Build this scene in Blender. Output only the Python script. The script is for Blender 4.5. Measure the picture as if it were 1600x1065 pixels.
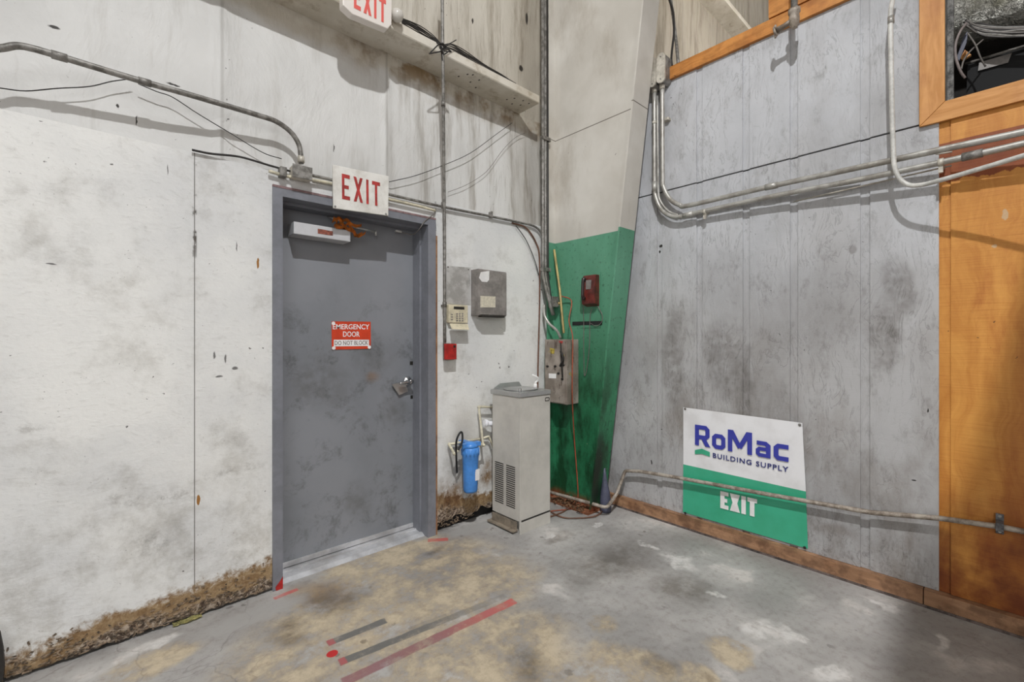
import bpy, bmesh, math, random
from mathutils import Vector, Matrix, noise as mnoise
random.seed(7)
C = bpy.context.scene.collection
for o in list(bpy.data.objects): bpy.data.objects.remove(o)

# ---------------- survey of the room (metres) ----------------
FPX, HOR, H = 705.0, 527.0, 1.32          # focal length and horizon in px, eye height
YAW = math.radians(47.5)
D1, D2, D3 = 2.578, 3.02, 2.80            # left wall y, right wall x, column web x
FW = Vector((math.cos(YAW), math.sin(YAW), 0)); RT = Vector((math.sin(YAW), -math.cos(YAW), 0)); UP = Vector((0, 0, 1))
EYE = Vector((0, 0, H))
def ray(px, py): return FW + RT*((px-800)/FPX) + UP*((HOR-py)/FPX)
def L(px, py, o=0): r = ray(px, py); return EYE + r*((D1-o)/r.y)      # o metres in front of left wall
def R(px, py, o=0): r = ray(px, py); return EYE + r*((D2-o)/r.x)      # in front of right wall
def W(px, py, o=0): r = ray(px, py); return EYE + r*((D3-o)/r.x)      # in front of column web
def G(px, py, z=0): r = ray(px, py); return EYE + r*((z-H)/r.z)       # on the floor

# ---------------- camera, world, lights, exposure ----------------
sc = bpy.context.scene
cd = bpy.data.cameras.new('camera'); cam = bpy.data.objects.new('camera', cd); C.objects.link(cam)
cd.sensor_width = 36; cd.lens = FPX/1600*36; cd.shift_y = -(532.5-HOR)/1600; cd.clip_start = .05
cam.location = EYE
cam.rotation_euler = (math.radians(90), 0, YAW-math.radians(90))
sc.camera = cam
w = bpy.data.worlds.new('world'); sc.world = w; w.use_nodes = True
w.node_tree.nodes['Background'].inputs[0].default_value = (1.0, .93, .86, 1)
w.node_tree.nodes['Background'].inputs[1].default_value = .33
def lamp(name, kind, loc, power, col, **k):
    d = bpy.data.lights.new(name, kind); d.energy = power; d.color = col
    for a, b in k.items(): setattr(d, a, b)
    o = bpy.data.objects.new(name, d); C.objects.link(o); o.location = loc; return o
hl = lamp('hanging_lamp', 'POINT', (.05, -.2, 4.9), 400, (.97, .985, 1), shadow_soft_size=.04)
hl.data.use_nodes = True; lt = hl.data.node_tree; fo = lt.nodes.new('ShaderNodeLightFalloff'); fo.inputs['Strength'].default_value = 1/15
lt.links.new(fo.outputs['Constant'], lt.nodes['Emission'].inputs['Strength'])
fl = lamp('fill_light', 'AREA', (-2.4, -3.0, 2.6), 85, (.97, .99, 1), size=2.6)  # soft fill added behind the camera, not a fixture of the room
fl.rotation_euler = (Vector((2.4, 1.0, -.3))-Vector((-2.4, -3.0, 2.6))).to_track_quat('-Z', 'Y').to_euler()
lamp('far_bay_fill', 'POINT', (5.4, .4, 4.7), 150, (1, .95, .88), shadow_soft_size=.3)  # unseen fill added to brighten the wall beyond the partition
vs = sc.view_settings; vs.view_transform = 'Standard'; vs.look = 'None'; vs.gamma = 1; vs.exposure = 0.0; vs.use_curve_mapping = False

# ---------------- material helpers ----------------
def lin(c):
    if isinstance(c, str): c = [int(c[i:i+2], 16) for i in (0, 2, 4)]
    return tuple(((v/255/12.92) if v <= 10 else ((v/255+.055)/1.055)**2.4) for v in c) + (1,)
class Mat:
    def __init__(s, name, col=(128,128,128), rough=.6, metal=0, spec=.5):
        s.m = bpy.data.materials.new(name); s.m.use_nodes = True; s.t = s.m.node_tree; s.b = s.t.nodes['Principled BSDF']
        s.b.inputs['Roughness'].default_value = rough; s.b.inputs['Metallic'].default_value = metal
        s.b.inputs['Specular IOR Level'].default_value = spec
        s.b.inputs['Base Color'].default_value = lin(col); s.c = lin(col)
        s.geo = None
    def n(s, t): return s.t.nodes.new(t)
    def put(s, inp, v):
        if isinstance(v, (int, float)): inp.default_value = v
        elif isinstance(v, (tuple, list, Vector)): inp.default_value = tuple(v)[:len(inp.default_value)]
        else: s.t.links.new(v, inp)
    @property
    def pos(s):
        if not s.geo: s.geo = s.n('ShaderNodeNewGeometry')
        return s.geo.outputs['Position']
    def xyz(s, v=None):
        k = s.n('ShaderNodeSeparateXYZ'); s.put(k.inputs[0], v or s.pos); return k.outputs
    def comb(s, x, y, z):
        k = s.n('ShaderNodeCombineXYZ')
        for i, v in enumerate((x, y, z)): s.put(k.inputs[i], v)
        return k.outputs[0]
    def ma(s, op, a, b=0, c=0, clamp=False):
        k = s.n('ShaderNodeMath'); k.operation = op; k.use_clamp = clamp
        for i, v in enumerate((a, b, c)): s.put(k.inputs[i], v)
        return k.outputs[0]
    def vm(s, op, a, b=None, sc=None):
        k = s.n('ShaderNodeVectorMath'); k.operation = op; s.put(k.inputs[0], a)
        if b is not None: s.put(k.inputs[1], b)
        if sc is not None: s.put(k.inputs['Scale'], sc)
        return k
    def st(s, scale, v=None):                 # stretched coordinates
        return s.vm('MULTIPLY', v or s.pos, scale).outputs[0]
    def noise(s, scale=5, detail=4, v=None, rough=.55, dist=0):
        k = s.n('ShaderNodeTexNoise'); s.put(k.inputs['Vector'], v or s.pos); k.inputs['Scale'].default_value = scale
        k.inputs['Detail'].default_value = detail; k.inputs['Roughness'].default_value = rough; k.inputs['Distortion'].default_value = dist
        return k.outputs['Fac']
    def vor(s, scale, v=None, feat='F1', rnd=1):
        k = s.n('ShaderNodeTexVoronoi'); k.feature = feat; s.put(k.inputs['Vector'], v or s.pos); k.inputs['Scale'].default_value = scale
        k.inputs['Randomness'].default_value = rnd; return k.outputs
    def rng(s, v, a, b, c=0, d=1, smooth=True):
        k = s.n('ShaderNodeMapRange'); k.interpolation_type = 'SMOOTHSTEP' if smooth else 'LINEAR'
        for i, q in enumerate((v, a, b, c, d)): s.put(k.inputs[i], q)
        return k.outputs[0]
    def mix(s, f, a, b, mode='MIX'):
        k = s.n('ShaderNodeMix'); k.data_type = 'RGBA'; k.blend_type = mode
        s.put(k.inputs[0], f); s.put(k.inputs[6], a); s.put(k.inputs[7], b); return k.outputs[2]
    def wob(s, scale, amt, v=None):
        k = s.n('ShaderNodeTexNoise'); s.put(k.inputs['Vector'], v or s.pos); k.inputs['Scale'].default_value = scale; k.inputs['Detail'].default_value = 4
        a = s.vm('SUBTRACT', k.outputs['Color'], (.5, .5, .5)).outputs[0]
        a = s.vm('SCALE', a, sc=amt).outputs[0]
        return s.vm('ADD', v or s.pos, a).outputs[0]
    def blob(s, c, r, v, soft=.5):            # ellipsoid mask
        a = s.vm('SUBTRACT', v, tuple(c)).outputs[0]
        a = s.vm('DIVIDE', a, tuple(r)).outputs[0]
        l = s.vm('LENGTH', a).outputs['Value']
        return s.rng(l, 1-soft, 1, 1, 0)
    def blobs(s, lst, v, soft=.5):
        out = None
        for c, r in lst:
            b = s.blob(c, r, v, soft); out = b if out is None else s.ma('MAXIMUM', out, b)
        return out
    def seg(s, A, B, wd, v, soft=.15):        # painted stripe from A to B on the floor
        A = Vector(A); B = Vector(B); d = (B-A); ln = d.length; d.normalize(); nn = Vector((-d.y, d.x, 0))
        q = s.vm('SUBTRACT', v, tuple(A)).outputs[0]
        al = s.vm('DOT_PRODUCT', q, tuple(d)).outputs['Value']; pe = s.vm('DOT_PRODUCT', q, tuple(nn)).outputs['Value']
        m1 = s.rng(s.ma('ABSOLUTE', pe), wd/2*(1-soft), wd/2*(1+soft), 1, 0)
        m2 = s.rng(s.ma('ABSOLUTE', s.ma('SUBTRACT', al, ln/2)), ln/2-.004, ln/2+.004, 1, 0)
        return s.ma('MULTIPLY', m1, m2)
    def out(s, col=None, rough=None, height=None, bstr=.5, bdist=.01):
        if col is not None: s.put(s.b.inputs['Base Color'], col)
        if rough is not None: s.put(s.b.inputs['Roughness'], rough)
        if height is not None:
            k = s.n('ShaderNodeBump'); k.inputs['Strength'].default_value = bstr; k.inputs['Distance'].default_value = bdist
            s.put(k.inputs['Height'], height); s.t.links.new(k.outputs[0], s.b.inputs['Normal'])
        return s.m
def mul(m, f, col, g):                        # darken col by factor g where f
    return m.mix(f, col, lin(g), 'MULTIPLY')
def simple(name, col, rough=.5, metal=0, var=.12, scale=14, dark=None, bump=.15):
    m = Mat(name, col, rough, metal)
    n1 = m.noise(scale, 6); n2 = m.noise(scale*6, 4)
    f = m.rng(m.ma('ADD', m.ma('MULTIPLY', n1, .7), m.ma('MULTIPLY', n2, .3)), .35, .65)
    d = dark or tuple(v*(1-var*2.2) for v in ([int(col[i:i+2],16) for i in (0,2,4)] if isinstance(col, str) else col))
    c = m.mix(f, lin(d), lin(col))
    return m.out(c, None, n2, bump, .002)

def wall_specks(m, c, dens, v, colr='3a342f', seed=(0,0,0)):
    q = m.vm('ADD', v, seed).outputs[0]
    vo = m.vor(16, m.wob(30, .05, q)); g = m.noise(2.2, 3, q)
    rad = m.ma('MULTIPLY', m.rng(g, .35, .75), .16*dens)
    f = m.rng(m.ma('SUBTRACT', vo['Distance'], rad), -.02, .02, 1, 0)
    c = m.mix(m.ma('MULTIPLY', f, .85), c, lin(colr))
    vo2 = m.vor(48, m.wob(60, .03, q)); f2 = m.rng(vo2['Distance'], .06*dens, .16*dens, 1, 0)
    g2 = m.rng(m.noise(5, 4, q), .48, .62)
    return m.mix(m.ma('MULTIPLY', m.ma('MULTIPLY', f2, g2), .7), c, lin('5a544c'))

# painted OSB, left wall
m = Mat('painted_osb', rough=.75)
X, Y, Z = m.xyz()
c = m.mix(m.rng(m.noise(1.3, 6), .35, .65), lin((206,206,205)), lin((226,225,221)))
c = mul(m, m.ma('MULTIPLY', m.rng(m.noise(3.5, 8, rough=.7), .48, .72), .55), c, (190,186,180))
strand = m.noise(26, 5, m.st((1, 1, 2.6), m.wob(6, .12)), .6)
c = mul(m, m.ma('MULTIPLY', m.rng(strand, .56, .70), .16), c, (168,164,158))
low = m.rng(Z, .25, 1.0, 1, 0)
c = mul(m, m.ma('MULTIPLY', m.ma('MULTIPLY', low, m.rng(m.noise(6, 8, rough=.75), .42, .70)), .5), c, (176,170,160))
wz = m.wob(5, .12)
c = mul(m, m.ma('MULTIPLY', m.blobs([(L(270,775), (.18,.1,.05)), (L(370,735), (.3,.1,.03)), (L(200,780), (.12,.1,.05)), (L(355,690), (.12,.1,.05)), (L(40,670), (.12,.1,.03)), (L(240,850), (.1,.1,.09))], wz, .9), m.rng(m.noise(22, 6, rough=.75), .42, .66, 0, .5)), c, (150,145,140))
# mud line right of the door
c = mul(m, m.ma('MULTIPLY', m.blob(L(725,700), (.22,.1,.45), wz, .9), .6), c, (165,155,140))
c = wall_specks(m, c, .75, m.pos)
# vertical sheet joint
dj = m.ma('ABSOLUTE', m.ma('SUBTRACT', X, L(304,600).x))
c = m.mix(m.ma('MULTIPLY', m.rng(dj, .001, .003, 1, 0), .8), c, lin('55504a'))
jd = m.ma('MULTIPLY', m.rng(dj, .004, .012, 1, 0), m.rng(m.noise(9, 4), .52, .6))
c = m.mix(m.ma('MULTIPLY', jd, m.rng(Z, 1.6, 1.8)), c, lin('4b443d'))
# rot band along the floor
edge = m.ma('ADD', m.ma('MULTIPLY', m.noise(3.0, 6, rough=.7), .30), m.rng(X, -.3, .66, -.055, .035, False))
edge = m.ma('ADD', edge, m.ma('MULTIPLY', m.rng(X, 1.6, 1.7), .03))
edge = m.ma('SUBTRACT', edge, m.ma('MULTIPLY', m.rng(X, 1.86, 1.95), .04))
t = m.ma('SUBTRACT', Z, edge)
fine = m.noise(34, 6, m.st((1, 1, 1.0), m.wob(8, .1)), .7)
t2 = m.ma('ADD', t, m.ma('MULTIPLY', m.ma('SUBTRACT', fine, .5), .12))
c = m.mix(m.rng(t2, -.02, .035, 1, 0), c, m.mix(m.rng(fine, .35, .65), lin((122,94,62)), lin((160,136,102))))
chips = m.mix(m.rng(m.noise(42, 5, m.st((1, 1, 1.8), m.wob(10, .12)), .6), .42, .6), lin((78,62,50)), lin((176,160,142)))
c = m.mix(m.rng(t2, -.10, -.06, 1, 0), c, chips)
c = m.mix(m.rng(m.ma('ADD', Z, m.ma('MULTIPLY', fine, .05)), .03, .055, 1, 0), c, lin((34,26,20)))
c = mul(m, m.ma('MULTIPLY', m.blobs([(L(706,775), (.16,.1,.2)), (L(762,740), (.10,.1,.14))], m.wob(6, .14), .9), m.rng(m.noise(16, 6, rough=.75), .3, .6)), c, (160,128,92))
# two bare wood patches and grey smears
wt = m.wob(40, .01)
c = m.mix(m.blobs([(L(310,781), (.008,.05,.028)), (L(403,411), (.007,.05,.03))], wt, .2), c, lin((150,104,50)))
c = m.mix(m.blobs([(L(335,555), (.006,.05,.022)), (L(352,560), (.005,.05,.028)), (L(367,575), (.016,.05,.010)), (L(342,588), (.02,.05,.006)), (L(80,412), (.02,.05,.004)), (L(262,265), (.003,.05,.03)), (L(370,385), (.003,.05,.03))], wt, .5), c, lin((110,108,106)))
hh = m.ma('ADD', m.ma('MULTIPLY', strand, .6), m.ma('MULTIPLY', m.noise(55, 5), .5))
hh = m.ma('SUBTRACT', hh, m.ma('MULTIPLY', m.rng(t2, -.1, .02, 1, 0), m.ma('MULTIPLY', fine, 3)))
M_osb = m.out(c, None, hh, .5, .006)

# vinyl-faced insulation above
m = Mat('vinyl_insulation', rough=.6)
X, Y, Z = m.xyz()
c = m.mix(m.rng(m.noise(.9, 5), .35, .65), lin((192,191,188)), lin((210,209,206)))
streak = m.noise(7, 7, m.st((1.6, 1, .16), m.wob(2, .1)), .65)
right = m.rng(X, .9, 1.9)
c = mul(m, m.ma('MULTIPLY', m.ma('MULTIPLY', m.rng(streak, .44, .7), right), .6), c, (178,170,158))
c = mul(m, m.ma('MULTIPLY', m.rng(m.noise(22, 6, m.st((1.6, 1, .1)), .7), .56, .7), m.ma('MULTIPLY', right, .55)), c, (165,156,145))
c = mul(m, m.ma('MULTIPLY', m.rng(streak, .5, .7), .25), c, (165,155,140))
top = m.rng(m.ma('ADD', Z, m.ma('MULTIPLY', m.noise(6, 4), .15)), 3.02, 3.10)
c = mul(m, m.ma('MULTIPLY', top, .9), c, (236,229,216))
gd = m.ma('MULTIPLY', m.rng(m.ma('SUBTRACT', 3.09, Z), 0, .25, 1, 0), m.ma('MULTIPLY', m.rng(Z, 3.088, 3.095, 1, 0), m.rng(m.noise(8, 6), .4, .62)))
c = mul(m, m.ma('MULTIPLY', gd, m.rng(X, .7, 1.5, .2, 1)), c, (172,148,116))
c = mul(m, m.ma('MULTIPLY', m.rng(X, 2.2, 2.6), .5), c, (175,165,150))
c = wall_specks(m, c, .55, m.pos, seed=(3, 1, 7))
wt = m.wob(40, .015)
c = m.mix(m.blobs([(L(84,38), (.022,.06,.008)), (L(272,129), (.034,.06,.006)), (L(184,162), (.008,.06,.012)), (L(214,185), (.004,.06,.03)), (L(826,27), (.02,.06,.06)), (L(817,105), (.03,.06,.03)), (L(742,30), (.012,.06,.03)), (L(524,230), (.004,.06,.03))], wt, .35), c, lin((42,36,30)))
for px in (348, 606, 846):
    d = m.ma('ABSOLUTE', m.ma('SUBTRACT', X, L(px,150).x))
    c = mul(m, m.ma('MULTIPLY', m.rng(d, .002, .012, 1, 0), .35), c, (160,155,148))
wr = m.ma('ADD', m.ma('MULTIPLY', m.noise(5, 5, m.st((1, 1, .45)), .6, .8), 1.0), m.ma('MULTIPLY', m.noise(20, 4), .15))
M_ins = m.out(c, None, wr, .45, .03)

# T1-11 siding
def siding(name, orange):
    m = Mat(name, rough=.7 if not orange else .55)
    X, Y, Z = m.xyz()
    g1 = m.noise(9, 7, m.st((1, 1, .16), m.wob(2.2, .22)), .6, 1.0)          # cathedral grain
    saw = m.noise(30, 4, m.st((1, .05, 4)), .6)
    ln = m.ma('ABSOLUTE', m.ma('SUBTRACT', m.ma('FRACT', m.ma('MULTIPLY', g1, 9)), .5))
    if not orange:
        c = m.mix(m.rng(m.noise(1.6, 5), .35, .65), lin((176,177,180)), lin((192,193,196)))
        c = mul(m, m.ma('MULTIPLY', m.rng(Z, 1.1, 2.2, 1, 0), .55), c, (214,208,200))
        c = mul(m, m.ma('MULTIPLY', m.rng(ln, .0, .12, 1, 0), m.ma('MULTIPLY', m.rng(m.noise(3.2, 3), .35, .6), .34)), c, (140,138,136))
        c = mul(m, m.ma('MULTIPLY', m.rng(m.noise(14, 7, m.st((1, 1, .5)), .75), .5, .72), .5), c, (175,171,165))
        dirt = m.ma('MULTIPLY', m.rng(Z, .5, 1.6, 1, .35), m.rng(m.noise(2.2, 7, m.st((1, 1, .5)), .65), .42, .68))
        c = mul(m, m.ma('MULTIPLY', dirt, .75), c, (172,160,146))
        wv = m.wob(6, .14)
        c = mul(m, m.ma('MULTIPLY', m.blobs([(R(1405,450), (.2,.085,.20)), (R(1385,520), (.2,.09,.26)), (R(1335,384), (.2,.03,.03)), (R(1050,560), (.2,.10,.5)), (R(1130,560), (.2,.16,.35)), (R(1160,600), (.2,.1,.35))], wv, .55), m.rng(m.noise(20, 5), .2, .7, .15, .55)), c, (150,142,134))
        c = mul(m, m.ma('MULTIPLY', m.rng(Z, .12, .5, 1, 0), m.ma('MULTIPLY', m.rng(m.noise(30, 7, rough=.75), .5, .68), .45)), c, (140,126,112))
        c = mul(m, m.ma('MULTIPLY', m.blobs([(R(1300,830), (.2,.16,.05)), (R(1420,850), (.2,.05,.07)), (R(995,785), (.2,.1,.05))], wv, .9), .35), c, (160,136,112))
        c = wall_specks(m, c, .5, m.pos, '332e2a', (5, 2, 1))
        c = m.mix(m.blobs([(R(1032,384), (.2,.018,.012)), (R(1030,393), (.2,.008,.012)), (R(1450,641), (.2,.004,.012)), (R(1018,722), (.2,.006,.018)), (R(1428,750), (.2,.012,.004))], m.wob(50, .01), .3), c, lin((40,36,32)))
    else:
        c = m.mix(m.rng(g1, .3, .7), lin((186,120,46)), lin((210,148,68)))
        c = mul(m, m.ma('MULTIPLY', m.rng(m.noise(60, 5, m.st((1, .10, 3.6)), .65), .46, .70), .30), c, (200,150,100))
        c = mul(m, m.ma('MULTIPLY', m.rng(m.noise(4, 6, m.st((1, 1, .3)), .7), .5, .7), .6), c, (200,140,80))
        # brown stain with the corner shadow painted in, toward the floor and outward
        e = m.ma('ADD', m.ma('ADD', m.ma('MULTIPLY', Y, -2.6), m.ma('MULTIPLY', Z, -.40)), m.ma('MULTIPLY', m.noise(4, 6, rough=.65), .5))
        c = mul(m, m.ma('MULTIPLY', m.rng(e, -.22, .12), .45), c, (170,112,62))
        c = mul(m, m.ma('MULTIPLY', m.rng(Z, .15, .7, 1, 0), m.ma('MULTIPLY', m.rng(m.noise(5, 6), .35, .6), .85)), c, (150,100,60))
        dr = m.ma('ADD', Z, m.ma('MULTIPLY', m.noise(26, 3, m.st((1, 1, .2))), .06))
        c = mul(m, m.ma('MULTIPLY', m.ma('MULTIPLY', m.rng(dr, 2.10, 2.105), m.rng(Z, 2.26, 2.265, 1, 0)), .8), c, (150,66,36))
        c = wall_specks(m, c, .45, m.pos, '2e1c0c', (2, 9, 4))
        c = m.mix(m.ma('MULTIPLY', m.blobs([(R(1570,335), (.2,.01,.03)), (R(1553,384), (.2,.012,.01))], m.wob(40, .02), .3), .7), c, lin((190,170,140)))
    hh = m.ma('ADD', m.ma('MULTIPLY', m.rng(ln, 0, .2), .12 if orange else .4), m.ma('MULTIPLY', saw, .5))
    return m.out(c, None, hh, .35, .004)
M_sgrey = siding('grey_painted_siding', False)
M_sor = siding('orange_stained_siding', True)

def wood(name, c1, c2, axis, dirty=0, rough=.55):
    m = Mat(name, rough=rough)
    stv = {'y': (1, .12, 1), 'z': (1, 1, .12), 'x': (.12, 1, 1)}[axis]
    g = m.noise(26, 6, m.st(stv, m.wob(3, .06)), .6, .6)
    c = m.mix(m.rng(g, .35, .65), lin(c1), lin(c2))
    c = mul(m, m.ma('MULTIPLY', m.rng(m.noise(5, 5), .5, .7), .35), c, (190,150,110))
    if dirty:
        c = mul(m, m.ma('MULTIPLY', m.rng(m.noise(11, 7, rough=.7), .42, .6), dirty), c, (96,72,58))
    c = wall_specks(m, c, .4, m.pos, '2a1a10')
    return m.out(c, None, g, .3, .003)
M_trimz = wood('orange_trim_wood', (184,124,56), (206,148,84), 'z')
M_trimy = wood('orange_trim_wood_level', (184,124,56), (206,148,84), 'y')
M_cap = wood('amber_cap_wood', (176,112,48), (206,140,70), 'y', .2)
M_base = wood('dirty_base_wood', (140,104,76), (172,132,100), 'y', .45)
M_strip = wood('bare_wood_strip', (140,100,70), (170,130,94), 'z', .5)

# concrete floor
m = Mat('stained_concrete', rough=.55)
wv = m.wob(2.6, .35)
fl1 = m.noise(1.6, 8, m.st((1, 1, 1)), .62)
grey = m.mix(m.rng(fl1, .35, .68), lin((142,139,136)), lin((176,173,169)))
grey = m.mix(m.ma('MULTIPLY', m.rng(m.noise(3.2, 7, m.wob(3, .3), .62), .56, .7), .6), grey, lin((206,200,194)))
tan = m.mix(m.rng(m.noise(5, 8, rough=.7), .36, .66), lin((140,126,106)), lin((188,174,150)))
tz = m.blobs([(G(640,930), (.85,.62,.3)), (G(560,1040), (.6,.5,.3)), (G(760,1040), (.5,.45,.3)), (G(600,870), (.45,.35,.3)), (G(960,1050), (.25,.2,.3)), (G(1130,1010), (.12,.12,.3)), (G(940,975), (.10,.09,.3)), (G(250,1040), (.2,.12,.3)), (G(1060,1055), (.12,.09,.3))], wv, .35)
brk = m.rng(m.noise(5, 9, rough=.75), .36, .56)
c = m.mix(m.ma('MULTIPLY', tz, brk), grey, tan)
# dark and brown stains, pale efflorescence
c = mul(m, m.ma('MULTIPLY', m.blobs([(G(520,935), (.22,.16,.3)), (G(1010,1035), (.10,.08,.3)), (G(1070,1050), (.05,.03,.3)), (G(830,1040), (.16,.10,.3)), (G(960,880), (.5,.25,.3)), (G(1060,920), (.25,.22,.3)), (G(450,990), (.12,.15,.3)), (G(870,835), (.14,.08,.3)), (G(680,862), (.1,.05,.3))], wv, .8), m.rng(m.noise(9, 7, rough=.7), .3, .6, .2, .75)), c, (165,158,150))
c = mul(m, m.ma('MULTIPLY', m.blob(G(500,920), (.25,.2,.3), wv, .9), .6), c, (190,158,118))
pal = m.blobs([(G(1070,883), (.07,.16,.3)), (G(1020,858), (.03,.09,.3)), (G(930,818), (.07,.03,.3)), (G(1180,975), (.10,.10,.3)), (G(1225,990), (.10,.06,.3)), (G(250,1010), (.08,.05,.3)), (G(860,832), (.06,.03,.3)), (G(1370,945), (.04,.1,.3)), (G(1480,1000), (.08,.05,.3)), (G(1110,920), (.03,.08,.3)), (G(1300,1050), (.12,.05,.3))], m.wob(9, .16, wv), .6)
c = m.mix(m.ma('MULTIPLY', pal, m.rng(m.noise(12, 7, rough=.7), .32, .55)), c, lin((200,197,193)))
c = mul(m, m.ma('MULTIPLY', m.rng(m.noise(26, 8, rough=.75), .46, .66), .35), c, (178,168,158))
c = mul(m, m.ma('MULTIPLY', m.rng(m.vor(9, m.wob(14, .08))['Distance'], .10, .16, 1, 0), m.ma('MULTIPLY', m.rng(m.noise(1.7, 2), .5, .6), .5)), c, (110,100,92))
# cracks near the left wall
ck = m.rng(m.vor(2.3, m.wob(5, .2), 'DISTANCE_TO_EDGE')['Distance'], .0, .012, 1, 0)
c = mul(m, m.ma('MULTIPLY', ck, m.ma('MULTIPLY', m.rng(m.xyz()[0], .3, .9, 1, 0), .22)), c, (120,108,96))
# pale cement by the doorway
c = m.mix(m.ma('MULTIPLY', m.blobs([(G(440,905), (.10,.04,.3)), (G(660,838), (.12,.06,.3)), (G(740,825), (.25,.07,.3)), (G(400,960), (.3,.1,.3))], m.wob(8, .08), .5), .75), c, lin((156,154,151)))
# worn stripes of floor paint
wn = m.noise(14, 6, rough=.7); wl = m.wob(16, .012)
gp = lin((104,102,98)); rp = lin((158,88,88)); rb = lin((184,82,78))
wear = m.rng(wn, .30, .52, .45, 1)
def stripe(c, A, B, wd, col, f=1, wr=wear):
    return m.mix(m.ma('MULTIPLY', m.seg(G(*A), G(*B), wd, wl), m.ma('MULTIPLY', wr, f)), c, col)
far = m.rng(m.xyz()[0], .95, 1.5, 1, .35)
c = stripe(c, (512,1005), (603,969), .042, gp)
c = stripe(c, (512,1005), (523,1000.5), .042, rp)
c = stripe(c, (530,1035), (790,930), .042, gp, far)
c = stripe(c, (530,1035), (541,1030), .042, rp)
c = stripe(c, (535,1066), (804,938), .050, m.mix(m.rng(m.xyz()[0], 1.0, 1.55), lin((132,88,92)), rb), .85)
c = stripe(c, (640,985), (700,962), .05, gp, .35)
c = m.mix(m.blob(G(519,1021), (.024,.024,.3), wl, .15), c, lin((178,40,40)))
c = stripe(c, (428,935), (465,920), .03, rb, .75); c = stripe(c, (668,844), (700,842), .045, rb, .8)
rgh = m.rng(fl1, .35, .65, .38, .62)
M_floor = m.out(c, rgh, m.ma('ADD', m.noise(18, 8, rough=.7), m.ma('MULTIPLY', ck, -.5)), .30, .006)

# column paint, two colours
m = Mat('column_paint', rough=.45)
X, Y, Z = m.xyz()
wh = m.mix(m.rng(m.noise(2, 5), .35, .65), lin((190,185,176)), lin((206,202,194)))
gr = m.mix(m.rng(m.noise(2.5, 6, m.st((1, 1, .4))), .35, .65), m.mix(m.rng(Z, .6, 1.9), lin((38,108,72)), lin((78,134,106))), m.mix(m.rng(Z, .6, 1.9), lin((58,138,98)), lin((96,154,126))))
gr = mul(m, m.ma('MULTIPLY', m.rng(Z, .6, 1.6, 1, .0), m.ma('MULTIPLY', m.rng(m.noise(5, 7, m.st((1, 1, .35)), .7), .42, .62), .85)), gr, (90,84,50))
gr = mul(m, m.ma('MULTIPLY', m.rng(m.noise(40, 5), .58, .7), .5), gr, (70,80,60))
gr = m.mix(m.ma('MULTIPLY', m.rng(Z, .03, .10, 1, 0), m.rng(m.noise(12, 5), .35, .5)), gr, lin((120,60,34)))
gr = m.mix(m.ma('MULTIPLY', m.blobs([(Vector((2.74,2.02,.35)), (.08,.10,.35)), (Vector((2.74,2.05,.12)), (.12,.06,.22))], m.wob(6, .08), .6), .85), gr, lin((22,24,18)))
gr = m.mix(m.ma('MULTIPLY', m.rng(m.vor(30, m.wob(20, .05))['Distance'], .05, .12, 1, 0), m.rng(m.noise(3, 3), .55, .65)), gr, lin((150,160,130)))
wh = mul(m, m.ma('MULTIPLY', m.rng(m.noise(3, 7, m.st((1, 1, .4)), .7), .5, .7), .35), wh, (185,172,155))
wh = wall_specks(m, wh, .4, m.pos, '40382e', (1, 1, 1))
wh = mul(m, m.rng(m.ma('ABSOLUTE', m.ma('SUBTRACT', Z, 2.95)), .002, .004, 1, 0), wh, (120,112,102))
c = m.mix(m.rng(Z, 2.098, 2.102), gr, wh)
M_col = m.out(c, None, m.noise(30, 5), .15, .003)

m = Mat('cream_girt_paint', rough=.5)
X, Y, Z = m.xyz()
c = m.mix(m.rng(m.noise(3, 6), .35, .65), lin((190,182,166)), lin((214,208,196)))
c = mul(m, m.ma('MULTIPLY', m.rng(m.noise(9, 7, rough=.7), .5, .68), .5), c, (170,150,120))
c = m.mix(m.blobs([(Vector((x_, y_, 3.1)), (.007,.010,.05)) for x_, y_ in ((1.80,2.50),(1.83,2.44),(1.86,2.42),(1.90,2.50),(1.93,2.44),(1.97,2.53),(2.24,2.50),(2.27,2.45),(2.31,2.52),(2.34,2.43),(2.37,2.49),(2.40,2.43))], m.wob(60, .004), .2), c, lin((40,30,22)))
M_girt = m.out(c, None, m.noise(25, 5), .15, .003)

def dmetal(name, c1, c2, rough=.42, metal=.75, sc_=30):
    m = Mat(name, rough=rough, metal=metal)
    n1 = m.noise(sc_, 6, rough=.7); n2 = m.noise(4, 4)
    c = m.mix(m.rng(n1, .38, .62), lin(c1), lin(c2)); c = mul(m, m.ma('MULTIPLY', m.rng(n2, .5, .7), .35), c, (190,178,160))
    return m.out(c, m.rng(n1, .3, .7, rough-.1, rough+.15), n1, .1, .001)
M_emt = dmetal('galvanised_conduit', (156,152,145), (182,180,174), .38, .45, 14)
M_emtd = dmetal('dusty_grey_conduit', (104,101,96), (150,147,142), .5, .4)
M_cast = dmetal('cast_zinc', (176,170,158), (210,204,192), .5, .3)
M_pipe = dmetal('greyish_dirty_pipe', (120,108,96), (176,166,154), .5, .2, 18)
M_thin = simple('pale_painted_conduit', (216,214,208), .4, 0, .08)
M_steel = simple('brushed_steel', (188,188,186), .3, .7, .04, 4, bump=0)
M_chrome = Mat('worn_chrome', (190,190,190), .2, 1).m
M_plate = dmetal('aluminium_plate', (170,168,164), (206,205,202), .45, .4, 8)
M_door = None
m = Mat('grey_door_paint', rough=.42)
X, Y, Z = m.xyz()
c = m.mix(m.rng(m.noise(1.5, 5), .3, .7), lin((116,119,124)), lin((132,134,139)))
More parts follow.
